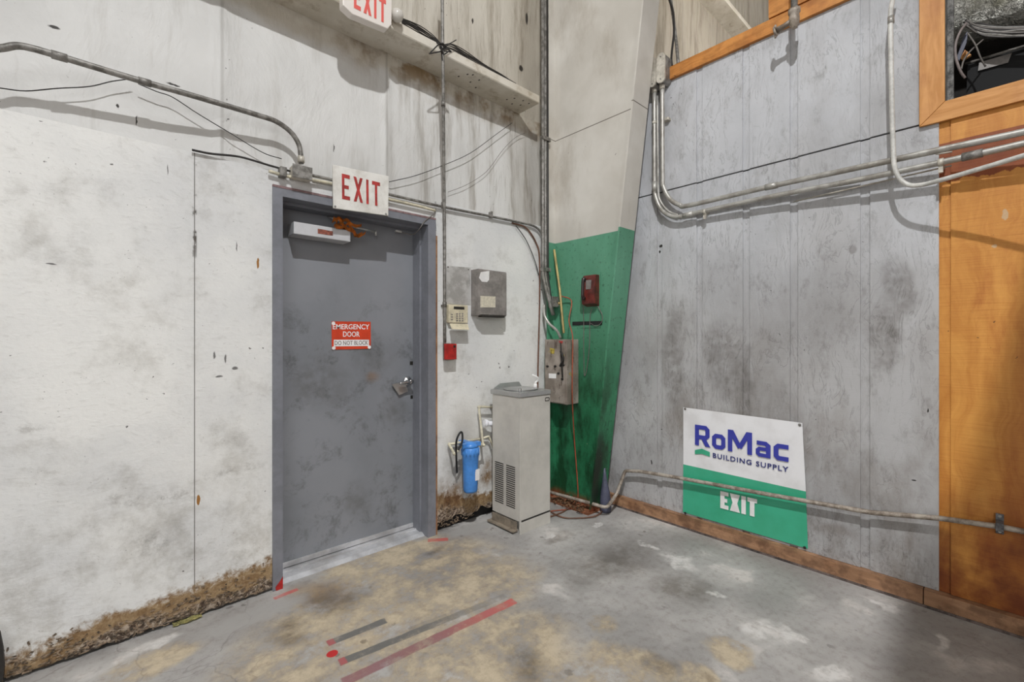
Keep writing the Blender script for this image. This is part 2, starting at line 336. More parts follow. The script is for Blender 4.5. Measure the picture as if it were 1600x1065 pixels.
c = mul(m, m.ma('MULTIPLY', m.rng(m.noise(7, 8, m.wob(3, .2), .75), .5, .7), m.ma('MULTIPLY', m.rng(Z, 1.7, 1.3), .6)), c, (150,148,142))
c = mul(m, m.ma('MULTIPLY', m.blobs([(L(500,600,-.165), (.22,.1,.24)), (L(580,560,-.165), (.2,.1,.2)), (L(620,640,-.165), (.16,.1,.14)), (L(560,780,-.165), (.15,.1,.14))], m.wob(4, .2), .9), m.rng(m.noise(18, 7), .25, .7, .1, .6)), c, (175,170,160))
c = m.mix(m.ma('MULTIPLY', m.blob(L(583,588,-.165), (.07,.1,.05), m.wob(8, .06), .9), .5), c, lin((128,98,70)))
M_door = m.out(c, None, m.noise(60, 5), .12, .002)
M_frame = simple('grey_frame_paint', (124,126,133), .45, 0, .05, 6)
M_dark = simple('black_rubber', (26,26,27), .6, 0, .1)
M_wire = simple('black_cable', (38,34,31), .55, 0, .1)
M_wiregr = simple('grey_wire', (116,110,104), .5, 0, .1)
M_thresh = dmetal('aluminium_threshold', (176,176,178), (206,206,208), .38, .4, 6)
m = Mat('sign_white', rough=.5)
c = m.mix(m.rng(m.noise(8, 7, rough=.7), .4, .7), lin((224,222,216)), lin((196,192,184)))
M_signw = m.out(c)
M_signred = simple('sign_red', (190,62,58), .5, 0, .12, 20)
M_emred = simple('placard_orange_red', (206,66,36), .4, 0, .05, 20)
M_white = simple('white_paint', (234,232,230), .45, 0, .03)
M_grtxt = simple('placard_grey_print', (120,104,102), .5, 0, .05)
m = Mat('banner_white', rough=.28); M_banw = m.out(m.mix(m.rng(m.noise(6, 5), .4, .7), lin((228,227,228)), lin((214,212,212))), None, m.noise(3, 3), .25, .03)
m = Mat('banner_green', rough=.28); M_bang = m.out(m.mix(m.rng(m.noise(6, 5), .4, .7), lin((62,168,132)), lin((56,158,122))), None, m.noise(3, 3), .15, .03)
M_blue = simple('print_blue', (56,62,160), .35, 0, .02)
M_navy = simple('print_navy', (50,58,120), .35, 0, .02)
M_cream = simple('cream_plastic', (216,206,178), .45, 0, .08)
M_keyd = simple('dark_screen', (36,34,30), .3, 0, .05)
M_greybox = simple('grey_enamel', (146,140,135), .5, 0, .10, 9)
M_paper = simple('old_paper', (214,206,186), .7, 0, .06, 60)
M_red = simple('fire_alarm_red', (186,40,36), .4, 0, .12, 30)
M_maroon = simple('maroon_plastic', (112,46,38), .35, 0, .18, 22)
M_bluep = simple('blue_plastic', (72,138,214), .35, 0, .06, 10)
M_pvc = simple('ivory_pipe', (216,208,184), .45, 0, .1)
M_pvcw = simple('white_pipe', (232,232,236), .4, 0, .03)
M_fount = simple('beige_enamel', (196,192,184), .45, 0, .04, 3, bump=.03)
M_fdark = simple('louvre_dark', (40,36,32), .7, 0, .1)
M_beige = simple('tan_toe_plate', (146,134,118), .5, 0, .12)
m = Mat('rusty_grey_enamel', rough=.55)
c = m.mix(m.rng(m.noise(6, 6), .35, .65), lin((120,110,100)), lin((158,148,138)))
c = m.mix(m.ma('MULTIPLY', m.rng(m.noise(22, 7, m.st((1, 1, .5)), .75), .54, .64), .75), c, lin((70,52,42)))
c = m.mix(m.ma('MULTIPLY', m.rng(m.noise(14, 5, m.vm('ADD', m.pos, (4, 4, 4)).outputs[0]), .66, .7), .8), c, lin((170,150,60)))
M_rust = m.out(c, None, m.noise(30, 5), .2, .002)
M_orange = simple('orange_ribbon', (255,150,58), .5, 0, .15, 30)
M_ocord = simple('orange_cord', (176,86,58), .5, 0, .12)
M_bcord = simple('brown_cord', (120,84,66), .5, 0, .12)
M_navyob = simple('slate_blue_rubber', (78,80,98), .5, 0, .1)
M_yel = simple('yellow_green_rag', (206,198,132), .8, 0, .12, 40)
m = Mat('foil', (210,208,196), .35, .35)
hh = m.noise(22, 6, m.st((1, 1, 1), m.wob(9, .12)), .7, .6)
M_foil = m.out(m.mix(m.rng(m.noise(6, 3), .4, .6), lin((230,227,216)), lin((176,172,152))), .34, hh, 1.0, .05)
M_fluff = simple('grey_batt', (140,138,134), .9, 0, .25, 24, bump=.8)
M_blackm = simple('black_sheet_metal', (9,9,10), .8, 0, .1)
M_dkroom = simple('dark_attic', (34,31,29), .9, 0, .2)
M_litter = simple('brown_litter', (128,92,62), .8, 0, .25, 40)
M_litterp = simple('pale_litter', (206,188,150), .8, 0, .2, 40)
m = Mat('exit_face', (224,217,210), .4); m.b.inputs['Emission Color'].default_value = lin((255,235,225)); m.b.inputs['Emission Strength'].default_value = .02; M_exitlit = m.m
m = Mat('exit_letters', (222,100,92), .4); m.b.inputs['Emission Color'].default_value = lin((240,60,50)); m.b.inputs['Emission Strength'].default_value = .02; M_exitred = m.m
m = Mat('clear_plastic', (205,200,192), .25); M_lens = m.m
M_blocker = simple('blocker_grey', (140,138,134), .5, .2, .1)

# ---------------- mesh helpers ----------------
def bm_new(): return bmesh.new()
def box(bm, lo, hi):
    lo, hi = Vector(lo), Vector(hi); v = [bm.verts.new((x, y, z)) for x in (lo.x, hi.x) for y in (lo.y, hi.y) for z in (lo.z, hi.z)]
    for f in ((0,1,3,2),(4,6,7,5),(0,4,5,1),(2,3,7,6),(0,2,6,4),(1,5,7,3)): bm.faces.new([v[i] for i in f])
    return v
def bevel(bm, r, seg=2):
    bmesh.ops.recalc_face_normals(bm, faces=bm.faces)
    bmesh.ops.bevel(bm, geom=list(bm.edges), offset=r, segments=seg, affect='EDGES', profile=.5)
def quadprism(bm, pts, nrm, th):               # polygon pts (coplanar) extruded by th along nrm
    n = Vector(nrm)*th; a = [bm.verts.new(p) for p in pts]; b = [bm.verts.new(Vector(p)+n) for p in pts]; k = len(pts)
    bm.faces.new(a); bm.faces.new(b[::-1])
    for i in range(k): bm.faces.new((a[i], a[(i+1)%k], b[(i+1)%k], b[i]))
def fillet(pts, r, n=7):
    pts = [Vector(p) for p in pts]; out = [pts[0]]
    for i in range(1, len(pts)-1):
        a, b, c = pts[i-1], pts[i], pts[i+1]; u = (a-b); v = (c-b); rr = r if not isinstance(r, (list, tuple)) else r[i-1]
        ang = u.angle(v, 0)
        if ang > 3.1 or rr <= 0: out.append(b); continue
        t = min(rr/math.tan(ang/2), u.length*.48, v.length*.48)
        p0 = b+u.normalized()*t; p2 = b+v.normalized()*t
        for k in range(n+1):
            s = k/n; out.append(p0*(1-s)**2 + b*2*s*(1-s) + p2*s*s)
    out.append(pts[-1]); return out
def smooth_path(pts, n=6):
    pts = [Vector(p) for p in pts]; P = [pts[0]*2-pts[1]]+pts+[pts[-1]*2-pts[-2]]; out = []
    for i in range(1, len(P)-2):
        for k in range(n):
            t = k/n; p0, p1, p2, p3 = P[i-1:i+3]
            out.append(.5*((2*p1)+(p2-p0)*t+(2*p0-5*p1+4*p2-p3)*t*t+(3*p1-p0-3*p2+p3)*t**3))
    out.append(pts[-1]); return out
def tube(bm, pts, r, seg=12, cap=True):
    pts = [Vector(p) for p in pts]; rings = []; up = None
    for i, p in enumerate(pts):
        t = (pts[min(i+1, len(pts)-1)]-pts[max(i-1, 0)]).normalized()
        if up is None:
            up = t.orthogonal().normalized()
        up = (up-t*up.dot(t)).normalized(); sd = t.cross(up)
        rr = r[i] if isinstance(r, (list, tuple)) else r
        rings.append([bm.verts.new(p+up*rr*math.cos(2*math.pi*k/seg)+sd*rr*math.sin(2*math.pi*k/seg)) for k in range(seg)])
    for a, b in zip(rings, rings[1:]):
        for k in range(seg):
            f = bm.faces.new((a[k], a[(k+1)%seg], b[(k+1)%seg], b[k])); f.smooth = True
    if cap: bm.faces.new(rings[0][::-1]); bm.faces.new(rings[-1])
def lathe(bm, prof, c, axis=(0,0,1), seg=24):  # prof: list of (radius, height along axis)
    ax = Vector(axis).normalized(); u = ax.orthogonal().normalized(); v = ax.cross(u); c = Vector(c); rings = []
    for r, h in prof:
        r = max(r, 1e-4)
        rings.append([bm.verts.new(c+ax*h+u*r*math.cos(2*math.pi*k/seg)+v*r*math.sin(2*math.pi*k/seg)) for k in range(seg)])
    for a, b in zip(rings, rings[1:]):
        for k in range(seg):
            f = bm.faces.new((a[k], a[(k+1)%seg], b[(k+1)%seg], b[k])); f.smooth = True
    bm.faces.new(rings[0][::-1]); bm.faces.new(rings[-1])
def sphere(bm, c, r, seg=20):
    prof = [(r*math.sin(math.pi*i/12), -r*math.cos(math.pi*i/12)) for i in range(13)]; lathe(bm, prof, c, (0,-1,0), seg)
ORG = {}
def tag(o, label=None, cat=None, group=None, kind=None):
    if label: o['label'] = label
    if cat: o['category'] = cat
    if group: o['group'] = group
    if kind: o['kind'] = kind
    return o
def obj(name, bm, mat, parent=None, label=None, cat=None, group=None, kind=None, sharp=True):
    me = bpy.data.meshes.new(name); bmesh.ops.recalc_face_normals(bm, faces=bm.faces)
    vs_ = [v.co for v in bm.verts]; lo = Vector((min(v.x for v in vs_), min(v.y for v in vs_), min(v.z for v in vs_))); hi = Vector((max(v.x for v in vs_), max(v.y for v in vs_), max(v.z for v in vs_)))
    org = Vector(((lo.x+hi.x)/2, (lo.y+hi.y)/2, lo.z))
    bmesh.ops.translate(bm, verts=bm.verts, vec=-org); bm.to_mesh(me); bm.free()
    me.materials.append(mat); o = bpy.data.objects.new(name, me); C.objects.link(o)
    if parent: o.parent = parent; o.location = org-ORG[parent.name]
    else: o.location = org
    ORG[o.name] = org
    return tag(o, label, cat, group, kind)
def thing(name, loc, label, cat, group=None, kind=None):
    o = bpy.data.objects.new(name, None); o.empty_display_size = .05; C.objects.link(o); o.location = loc; ORG[o.name] = Vector(loc)
    return tag(o, label, cat, group, kind)
def tub(name, pts, r, mat, parent=None, seg=12, **k):
    bm = bm_new(); tube(bm, pts, r, seg); return obj(name, bm, mat, parent, **k)
def bx(name, lo, hi, mat, parent=None, bev=0, **k):
    bm = bm_new(); box(bm, lo, hi)
    if bev: bevel(bm, bev)
    return obj(name, bm, mat, parent, **k)
def panel(name, pts, nrm, th, mat, parent=None, bev=0, **k):
    bm = bm_new(); quadprism(bm, pts, nrm, th)
    if bev: bevel(bm, bev)
    return obj(name, bm, mat, parent, **k)
# lettering: strokes in a unit cell mapped on a parallelogram
def ink(name, polys, BL, BR, TL, nrm, mat, parent, th=.0015, label=None):
    xs = [p[0] for q in polys for p in q]; ys = [p[1] for q in polys for p in q]
    x0, x1, y0, y1 = min(xs), max(xs), min(ys), max(ys); bm = bm_new()
    for qi, q in enumerate(polys):
        quadprism(bm, [BL+(BR-BL)*((x-x0)/(x1-x0))+(TL-BL)*((y-y0)/(y1-y0)) for x, y in q], nrm, th+(.00006*qi if len(polys) < 60 else 0))
    return obj(name, bm, mat, parent, label=label)
def bar(a, b, w_, dx=0):                         # thick stroke with butt ends
    ax, ay = a; bx_, by = b; d = Vector((bx_-ax, by-ay)); n = Vector((-d.y, d.x)).normalized()*w_/2
    return [(ax+dx+n.x, ay+n.y), (bx_+dx+n.x, by+n.y), (bx_+dx-n.x, by-n.y), (ax+dx-n.x, ay-n.y)]
def rect(x0, y0, x1, y1): return [(x0, y0), (x1, y0), (x1, y1), (x0, y1)]
def exit_polys(s=.17, gap=.30, wE=.62):
    P = []; x = 0
    P += [rect(x, 0, x+s, 1), rect(x+s, 0, x+wE, s*.85), rect(x+s, 1-s*.85, x+wE, 1), rect(x+s, .5-s*.4, x+wE*.85, .5+s*.4)]; x += wE+gap
    w2 = wE+.1; P += [[(x, 0), (x+s*1.1, 0), (x+w2, 1), (x+w2-s*1.1, 1)], [(x+w2-s*1.1, 0), (x+w2, 0), (x+s*1.1, 1), (x, 1)]]; x += w2+gap
    P += [rect(x, 0, x+s, 1)]; x += s+gap
    w3 = wE+.05; P += [rect(x, 1-s*.85, x+w3, 1), rect(x+w3/2-s/2, 0, x+w3/2+s/2, 1-s*.85)]
    return P
def pl(path, w_, closed=False):                   # mitred polyline as quads
    n = len(path); P = [Vector(p) for p in path]; L_, R_ = [], []
    for i in range(n):
        a = P[i-1] if (i > 0 or closed) else None; b = P[(i+1) % n] if (i < n-1 or closed) else None
        d1 = (P[i]-a).normalized() if a is not None else None; d2 = (b-P[i]).normalized() if b is not None else None
        if d1 is None: d1 = d2
        if d2 is None: d2 = d1
        n1 = Vector((-d1.y, d1.x)); n2 = Vector((-d2.y, d2.x)); mt = (n1+n2).normalized(); k = w_/2/max(.5, mt.dot(n1))
        L_.append(P[i]+mt*k); R_.append(P[i]-mt*k)
    rng_ = range(n if closed else n-1)
    return [[tuple(L_[i]), tuple(L_[(i+1) % n]), tuple(R_[(i+1) % n]), tuple(R_[i])] for i in rng_]
def sh(polys, dx, dy=0, s=1): return [[(x*s+dx, y*s+dy) for x, y in q] for q in polys]
def font_polys(text, bold=0.0, space=1.0):
    cu = bpy.data.curves.new('t', 'FONT'); cu.body = text; cu.size = 1; cu.offset = bold; cu.space_character = space; cu.resolution_u = 3
    ob = bpy.data.objects.new('t', cu); C.objects.link(ob); dg = bpy.context.evaluated_depsgraph_get(); me = bpy.data.meshes.new_from_object(ob.evaluated_get(dg))
    P = [[tuple(me.vertices[i].co[:2]) for i in p.vertices] for p in me.polygons]
    bpy.data.objects.remove(ob); bpy.data.curves.remove(cu); bpy.data.meshes.remove(me); return P

# ================= THE SETTING =================
bm = bm_new(); box(bm, (-3, -3, -.12), (6, 2.95, 0)); obj('floor', bm, M_floor, kind='structure')

WL = thing('wall_left', (0, D1, 0), None, None, kind='structure')
ZT = 2.19                                        # top of the painted sheathing
dx0, dx1, dzt = .672, 1.672, 2.10
gaps = random.Random(3)
def osb(x0, x1, z0, z1, ragged=False):
    bm = bm_new()
    if ragged:                                   # rotted bottom edge
        n = int((x1-x0)/.012); top = []; pts = []
        for i in range(n+1):
            x = x0+(x1-x0)*i/n; h = .012+.035*max(0, mnoise.noise(Vector((x*4, 3.3, 0))))+.018*mnoise.noise(Vector((x*22, 1, 0)))
            if x > 1.67: h += .05+.035*mnoise.noise(Vector((x*9, 5, 0)))
            pts.append((x, max(.004, h)))
        vt = [bm.verts.new((x, D1, z1)) for x, h in pts]; vb = [bm.verts.new((x, D1, h)) for x, h in pts]
        vt2 = [bm.verts.new((x, D1+.016, z1)) for x, h in pts]; vb2 = [bm.verts.new((x, D1+.016, h)) for x, h in pts]
        for i in range(n):
            bm.faces.new((vt[i], vt[i+1], vb[i+1], vb[i])); bm.faces.new((vb[i], vb[i+1], vb2[i+1], vb2[i])); bm.faces.new((vt[i], vt2[i], vt2[i+1], vt[i+1]))
    else: box(bm, (x0, D1, z0), (x1, D1+.016, z1))
    return bm
obj('sheathing_board', osb(-3, dx0, 0, ZT, True), M_osb, WL)
obj('sheathing_board', osb(dx1, 2.98, 0, 2.235, True), M_osb, WL)
obj('sheathing_board', osb(dx0, dx1, dzt-.02, ZT), M_osb, WL)
# insulation sheet: gently billowed grid with lapped seams
bm = bm_new(); x0, x1, z0, z1 = -3.0, 9.0, 2.05, 7.0; nx, nz = 600, 100
seams = [L(348,150).x, L(606,150).x, L(846,150).x] + [L(606,150).x+.95*k for k in (2, 3, 4, 5, 6)] + [L(348,150).x-.9*k for k in (1, 2, 3)]
rows = []
for j in range(nz+1):
    row = []
    for i in range(nx+1):
        x = x0+(x1-x0)*i/nx; z = z0+(z1-z0)*j/nz
        a = .010*mnoise.noise(Vector((x*1.6, z*.7, 0)))+.004*mnoise.noise(Vector((x*6, z*1.5, 3)))
        for s_ in seams:
            d = abs(x-s_)
            if d < .04: a -= .010*(1-d/.04)
        row.append(bm.verts.new((x, D1+.022+a, z)))
    rows.append(row)
for j in range(nz):
    for i in range(nx):
        xc = x0+(x1-x0)*(i+.5)/nx; zc = z0+(z1-z0)*(j+.5)/nz
        if dx0+.02 < xc < dx1-.02 and zc < dzt-.02: continue
        f = bm.faces.new((rows[j][i], rows[j][i+1], rows[j+1][i+1], rows[j+1][i])); f.smooth = True
obj('insulation_sheet', bm, M_ins, WL)
bx('wall_backing', (-3, D1+.05, 0), (dx0-.03, D1+.30, 2.0), M_dkroom, WL)
bx('wall_backing', (dx1+.03, D1+.05, 0), (6, D1+.30, 2.0), M_dkroom, WL)
bx('wall_backing', (-3, D1+.18, 2.12), (9, D1+.30, 7), M_dkroom, WL)

# right partition: grooved siding, 12 in. on centre
WR = thing('wall_right', (D2, 1, 0), None, None, kind='structure')
YB = R(1467, 560).y                              # grey / orange border
zseam = 2.378; ztop = 3.24
def side_panel(ys, z0, z1, off):                 # ys = list of (y_hi, y_lo, recessed)
    bm = bm_new()
    for yh, yl, rec in ys:
        f = D2+(.009 if rec else 0)-off
        box(bm, (f, yl, z0), (D2+.02, yh, z1))
    return bm
gv = [YB+.305*k for k in range(0, 8)]            # groove left-hand borders sit here
def strips(hi, lo, starts, gw=.042):
    out = []; y = hi
    for g in sorted(starts, reverse=True):
        if g+gw/2 > hi+.3 or g < lo: continue
        a, b = min(hi, g+gw), g
        if y > a: out.append((y, a, False))
        out.append((a, b, True)); y = b
    out.append((y, lo, False)); return out
gst = [R(p, 500).y for p in (1359.5, 1247, 1171.5, 1098, 1035)]
greys = strips(2.60, YB, gst)
obj('grey_siding_sheet', side_panel(greys, .085, zseam-.004, 0), M_sgrey, WR, label='grey lower siding sheet with vertical grooves')
obj('grey_siding_sheet', side_panel(greys, zseam+.004, ztop-.06, .004), M_sgrey, WR, label='grey upper siding sheet above the level joint')
og = strips(YB, -3, [YB-.042]+[YB-.042-.305*k for k in range(1, 9)])
YO = R(1477, 160).y                              # opening's left side
ZO = R(1477, 160).z
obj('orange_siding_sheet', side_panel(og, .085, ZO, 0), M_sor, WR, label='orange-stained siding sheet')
# open window hole with amber casing
OX = D2-.001
WIN = thing('window_1', (D2, -.4, ZO), None, None, kind='structure')
zt2 = 3.9; tw = .092
panel('casing', [(D2-.003, YO+tw, ZO-tw), (D2-.003, YO+tw, zt2), (D2-.003, YO, zt2), (D2-.003, YO, ZO)], (-1, 0, 0), .019, M_trimz, WIN, .0015)
panel('casing', [(D2-.003, YO+tw-.001, ZO-tw-.001), (D2-.003, YO-.001, ZO-.001), (D2-.003, -1.6, ZO-.001), (D2-.003, -1.6, ZO-tw-.001)], (-1, 0, 0), .019, M_trimy, WIN, .0015)
bx('reveal', (D2, YO, ZO), (D2+.12, YO+.02, zt2), M_fluff, WIN)
bx('reveal', (D2, -1.6, ZO-.02), (D2+.12, YO, ZO), M_sgrey, WIN)
# cap boards on the partition
zc0 = R(1044, 128.5).z
cy = R(1043, 118).y
bx('trim_1', (D2-.028, YO+tw, zc0), (D2+.09, cy, zc0+.088), M_cap, None, .002, kind='structure')
ty = R(1203, 20).y
bx('trim_2', (D2-.026, YO+tw, zc0+.098), (D2+.09, ty, zc0+.30), M_cap, None, .002, kind='structure')
bx('wall_core', (D2+.021, YO+.02, .0), (D2+.09, 2.60, zc0), M_dkroom, WR)
bx('wall_core', (D2+.021, -3, .0), (D2+.09, YO+.02, ZO-.02), M_dkroom, WR)
# skirting plank and weathered sill strip under it
bm = bm_new(); ybut = R(1444, 930).y
box(bm, (D2-.036, ybut+.002, .012), (D2+.02, 2.3, .083)); obj('baseboard_right', bm, M_base, None, kind='structure')
bm = bm_new(); box(bm, (D2-.036, -3, .012), (D2+.02, ybut-.002, .083)); obj('baseboard_right', bm, M_base, None, kind='structure')
bx('baseboard_sill', (D2-.042, -3, 0), (D2+.02, 2.3, .012), simple('weathered_sill', (112,98,92), .8, 0, .25, 18), None, kind='structure')['kind'] = 'structure'
bpy.data.objects['baseboard_sill'].name = 'trim_3'
# dark attic space seen through the hole
AT = bm_new()
for lo, hi in (((D2+1.6, -2.5, 2.2), (D2+1.65, .9, 5.0)), ((D2+.1, .5, 2.2), (D2+1.6, .55, 3.2)), ((D2+.1, -2.5, 2.2), (D2+1.6, .5, 2.25)), ((D2+.1, -2.5, 3.75), (D2+1.6, .5, 3.8))): box(AT, lo, hi)
obj('wall_attic', AT, M_dkroom, None, kind='structure')

# ---------------- steel column ----------------
COL = thing('steel_column', (D3, 2.3, 0), 'tapered steel column in the corner, green below and cream above', 'column')
fx0, fx1 = 2.706, 2.894
def yi(z): return 2.103-.125*z                   # inner flange line
panel('web', [(D3, 2.522, 0), (D3, 2.522, 6.5), (D3, yi(6.5), 6.5), (D3, yi(0), 0)], (1, 0, 0), .008, M_col, COL)
bx('outer_flange', (fx0, 2.522, 0), (fx1, 2.532, 6.5), M_col, COL)
bm = bm_new(); quadprism(bm, [(fx0, yi(0), 0), (fx0, yi(6.5), 6.5), (fx0, yi(6.5)-.012, 6.5), (fx0, yi(0)-.012, 0)], (1, 0, 0), fx1-fx0)
obj('inner_flange', bm, M_col, COL)
bx('base_plate', (fx0-.03, 2.085, 0), (fx1+.0, 2.56, .014), dmetal('rusty_plate', (110,66,44), (150,96,66), .8, .1), COL)

# ---------------- girts ----------------
def girt(x0, x1, z, label):
    bm = bm_new(); t_ = .004
    sec = [(D1+.034, z), (D1-.2, z), (D1-.205, z+.006), (D1-.205, z+.055), (D1-.201, z+.055), (D1-.200, z+.008), (D1-.196, z+.004), (D1+.034, z+.004)]
    quadprism(bm, [(x0, y, zz) for y, zz in sec], (1, 0, 0), x1-x0)
    return obj('wall_girt', bm, M_girt, None, label=label, cat='beam', group='steel wall girts')
girt(-3, L(842,170,.2).x, 3.089, 'long cream steel girt running above the grey door')
girt(fx1+.05, 8.5, 3.089, 'cream steel girt behind the column, above the orange cap board, carrying cables')
girt(fx1+.05, 8.5, 5.56, 'highest cream girt, seen at the top edge behind the column')

# ---------------- door ----------------
DR = thing('door_1', (1.15, D1+.165, 0), None, None, kind='structure')
DY = D1+.165
bm = bm_new(); fo0, fo1, fi0, fi1, fzo, fzi = .667, 1.661, .715, 1.602, 2.104, 2.062
FY = D1-.012
for lo, hi in (((fo0, FY, 0), (fi0, D1+.04, fzo)), ((fi1, FY, 0), (fo1, D1+.04, fzo)), ((fi0, FY, fzi), (fi1, D1+.04, fzo)),
               ((fo0+.01, D1+.04, 0), (fi0, DY+.05, fzo)), ((fi1, D1+.04, 0), (fo1-.01, DY+.05, fzo)), ((fi0, D1+.04, fzi), (fi1, DY+.05, fzo)),
               ((fi1-.013, D1+.075, 0), (fi1, DY-.004, fzi)), ((fi0, D1+.075, 0), (fi0+.013, DY-.004, fzi)), ((fi0, D1+.075, fzi-.016), (fi1, DY-.004, fzi))):
    box(bm, lo, hi)
obj('door_frame', bm, M_frame, DR)
bx('door_leaf', (fi0+.004, DY, .022), (fi1-.004, DY+.044, fzi-.006), M_door, DR, .002)
bm = bm_new(); quadprism(bm, [(fi0, D1+.03, 0), (fi0, D1+.06, .014), (fi0, D1+.10, .018), (fi0, DY+.05, .020), (fi0, DY+.05, 0)], (1, 0, 0), fi1-fi0)
box(bm, (fi0, D1+.118, .018), (fi1, D1+.130, .024)); obj('threshold', bm, M_thresh, DR)
bx('bottom_seal', (fi0+.006, DY-.006, .024), (fi1-.006, DY, .052), M_thresh, DR)
bm = bm_new(); box(bm, (fo0, FY-.002, fzo), (fo1, FY+.02, fzo+.012)); obj('header_edge', bm, simple('faded_red_primer', (138,112,112), .8, 0, .12, 30), DR, label='faded red strip along the top of the frame')
bm = bm_new(); quadprism(bm, [(fo0+.015, FY-.0015, 0), (fi0, FY-.0015, 0), (fi0, FY-.0015, .065), (fo0+.035, FY-.0015, .045), (fo0+.012, FY-.0015, .02)], (0, -1, 0), .001)
obj('paint_dab', bm, M_red, DR, label='red spray paint at the foot of the left jamb')
bx('jamb_strip', (fo1+.001, D1-.01, .0), (fo1+.014, D1+.02, 2.0), M_strip, DR, label='bare wooden strip beside the right jamb')
# closer
x0c, x1c = .789, 1.107; yc = DY-.112
CB = bx('closer_body', (x0c, yc, 1.889), (x1c, DY-.001, 1.957), simple('pale_grey_enamel', (196,196,198), .4, 0, .03, 6, bump=0), DR, .004)
quad = [L(a, b, D1-(yc-.001)) for a, b in ((496.5,357), (520,361.3), (520,368), (496.5,364.5))]
panel('rust_label', quad, (0, -1, 0), .0008, simple('rust_label', (150,84,66), .6, 0, .2, 60), CB)
CA = bm_new(); oc = D1-(DY-.085)
tube(CA, [L(545,352,oc), L(587,362,oc-.02)], .007, 8); tube(CA, [L(520,341,oc-.03), L(587,364,oc-.02)], .006, 8); tube(CA, [L(587,358,oc-.02), L(587,368,oc-.02)], .007, 8)
tube(CA, [L(520,341,oc-.03), L(512,338,oc-.09)], .006, 8)
obj('closer_arm', CA, M_steel, DR)
bx('head_bracket', L(618,361,-.13)-Vector((.0, .01, .006)), L(618,361,-.13)+Vector((.04, .01, .006)), M_plate, DR)
tub('contact_wire', smooth_path([L(628,363,-.12), L(645,366,-.06), L(655,358,.01), L(664,345,.016), L(678,334,.016), L(681,326,.016)]), .0032, M_wiregr, DR, 6)
# lever with latch guard
HC = L(636, 595, D1-DY); HC.y = DY
LH = bm_new(); lathe(LH, [(.031, 0), (.033, .006), (.028, .014), (.013, .016), (.012, .045), (.015, .048), (.015, .062), (.004, .064)], HC, (0, -1, 0))
LHo = obj('lever_set', LH, M_chrome, DR)
LV = bm_new(); tube(LV, smooth_path([HC+Vector((0, -.053, 0)), HC+Vector((-.04, -.056, -.002)), HC+Vector((-.085, -.05, -.008))]), [.011]*12+[.008], 10); obj('lever', LV, M_chrome, LHo)
g = lambda a, b, o: L(a, b, o)
panel('latch_guard', [L(612,600,D1-DY+.012), L(632,596,D1-DY+.012), L(637,611,D1-DY+.012), L(623,617,D1-DY+.012)], (0, -1, 0), .006, M_steel, DR)
bx('edge_slot', L(643,567,D1-DY+.001)-Vector((.012,0,.012)), L(643,567,D1-DY+.001)+Vector((.012,.002,.012)), M_keyd, DR)
bx('edge_slot', L(643,620,D1-DY+.001)-Vector((.008,0,.012)), L(643,620,D1-DY+.001)+Vector((.01,.002,.012)), M_keyd, DR)

# ribbon tied on the closer arm
RB = bm_new(); rr = random.Random(5); oo = D1-(DY-.11)
for path in ([(521,340),(527,347),(524,353),(535,355),(545,349),(556,353),(565,352)], [(528,339),(533,347),(541,356),(551,361),(556,368),(566,364)], [(522,352),(532,350),(540,343),(549,352),(545,359),(536,356)], [(545,350),(553,362),(560,369),(570,364),(572,360)], [(519,346),(528,341),(536,345),(530,351)]):
    pts = smooth_path([L(a, b, oo+rr.uniform(-.012, .02)) for a, b in path], 5)
    prev = None
    for i, p in enumerate(pts):
        w_ = Vector((0.003, .004*math.sin(i*.9), .0095)); a, b = RB.verts.new(p-w_), RB.verts.new(p+w_)
        if prev: f = RB.faces.new((prev[0], a, b, prev[1])); f.smooth = True
        prev = (a, b)
bmesh.ops.solidify(RB, geom=list(RB.faces), thickness=.0012)
obj('orange_ribbon', RB, M_orange, None, label='crumpled orange ribbon tied round the door closer arm', cat='ribbon')

# door placard
od = D1-DY+.0
SG = panel('door_sign', [L(518,501.8,od+.002), L(579,502.5,od+.002), L(579.3,544.6,od+.002), L(518.4,546,od+.002)], (0, -1, 0), .002, M_emred, None, label='small red EMERGENCY DOOR placard on the grey door', cat='sign')
oc_ = od+.0045; nl = (0, -1, 0)
ink('lettering', font_polys('EMERGENCY', .012), L(520,514.3,oc_), L(577,514.3,oc_), L(520,506,oc_), nl, M_white, SG, .0006)
ink('lettering', font_polys('DOOR', .012), L(536,526,oc_), L(562,526,oc_), L(536,517.5,oc_), nl, M_white, SG, .0006)
panel('white_band', [L(521.5,530.5,oc_), L(576.5,530.5,oc_), L(576.5,540.2,oc_), L(521.5,541,oc_)], nl, .0005, M_white, SG)
ink('lettering', font_polys('DO NOT BLOCK', .01), L(523,539,oc_+.001), L(575,538.4,oc_+.001), L(523,532.3,oc_+.001), nl, M_grtxt, SG, .0005)
for a, b in ((521,505), (521.5,543.5), (577,542), ):
    bm = bm_new(); lathe(bm, [(.011, 0), (.011, .001)], L(a, b, oc_), (0, -1, 0), 14); obj('corner_pad', bm, M_white, SG)

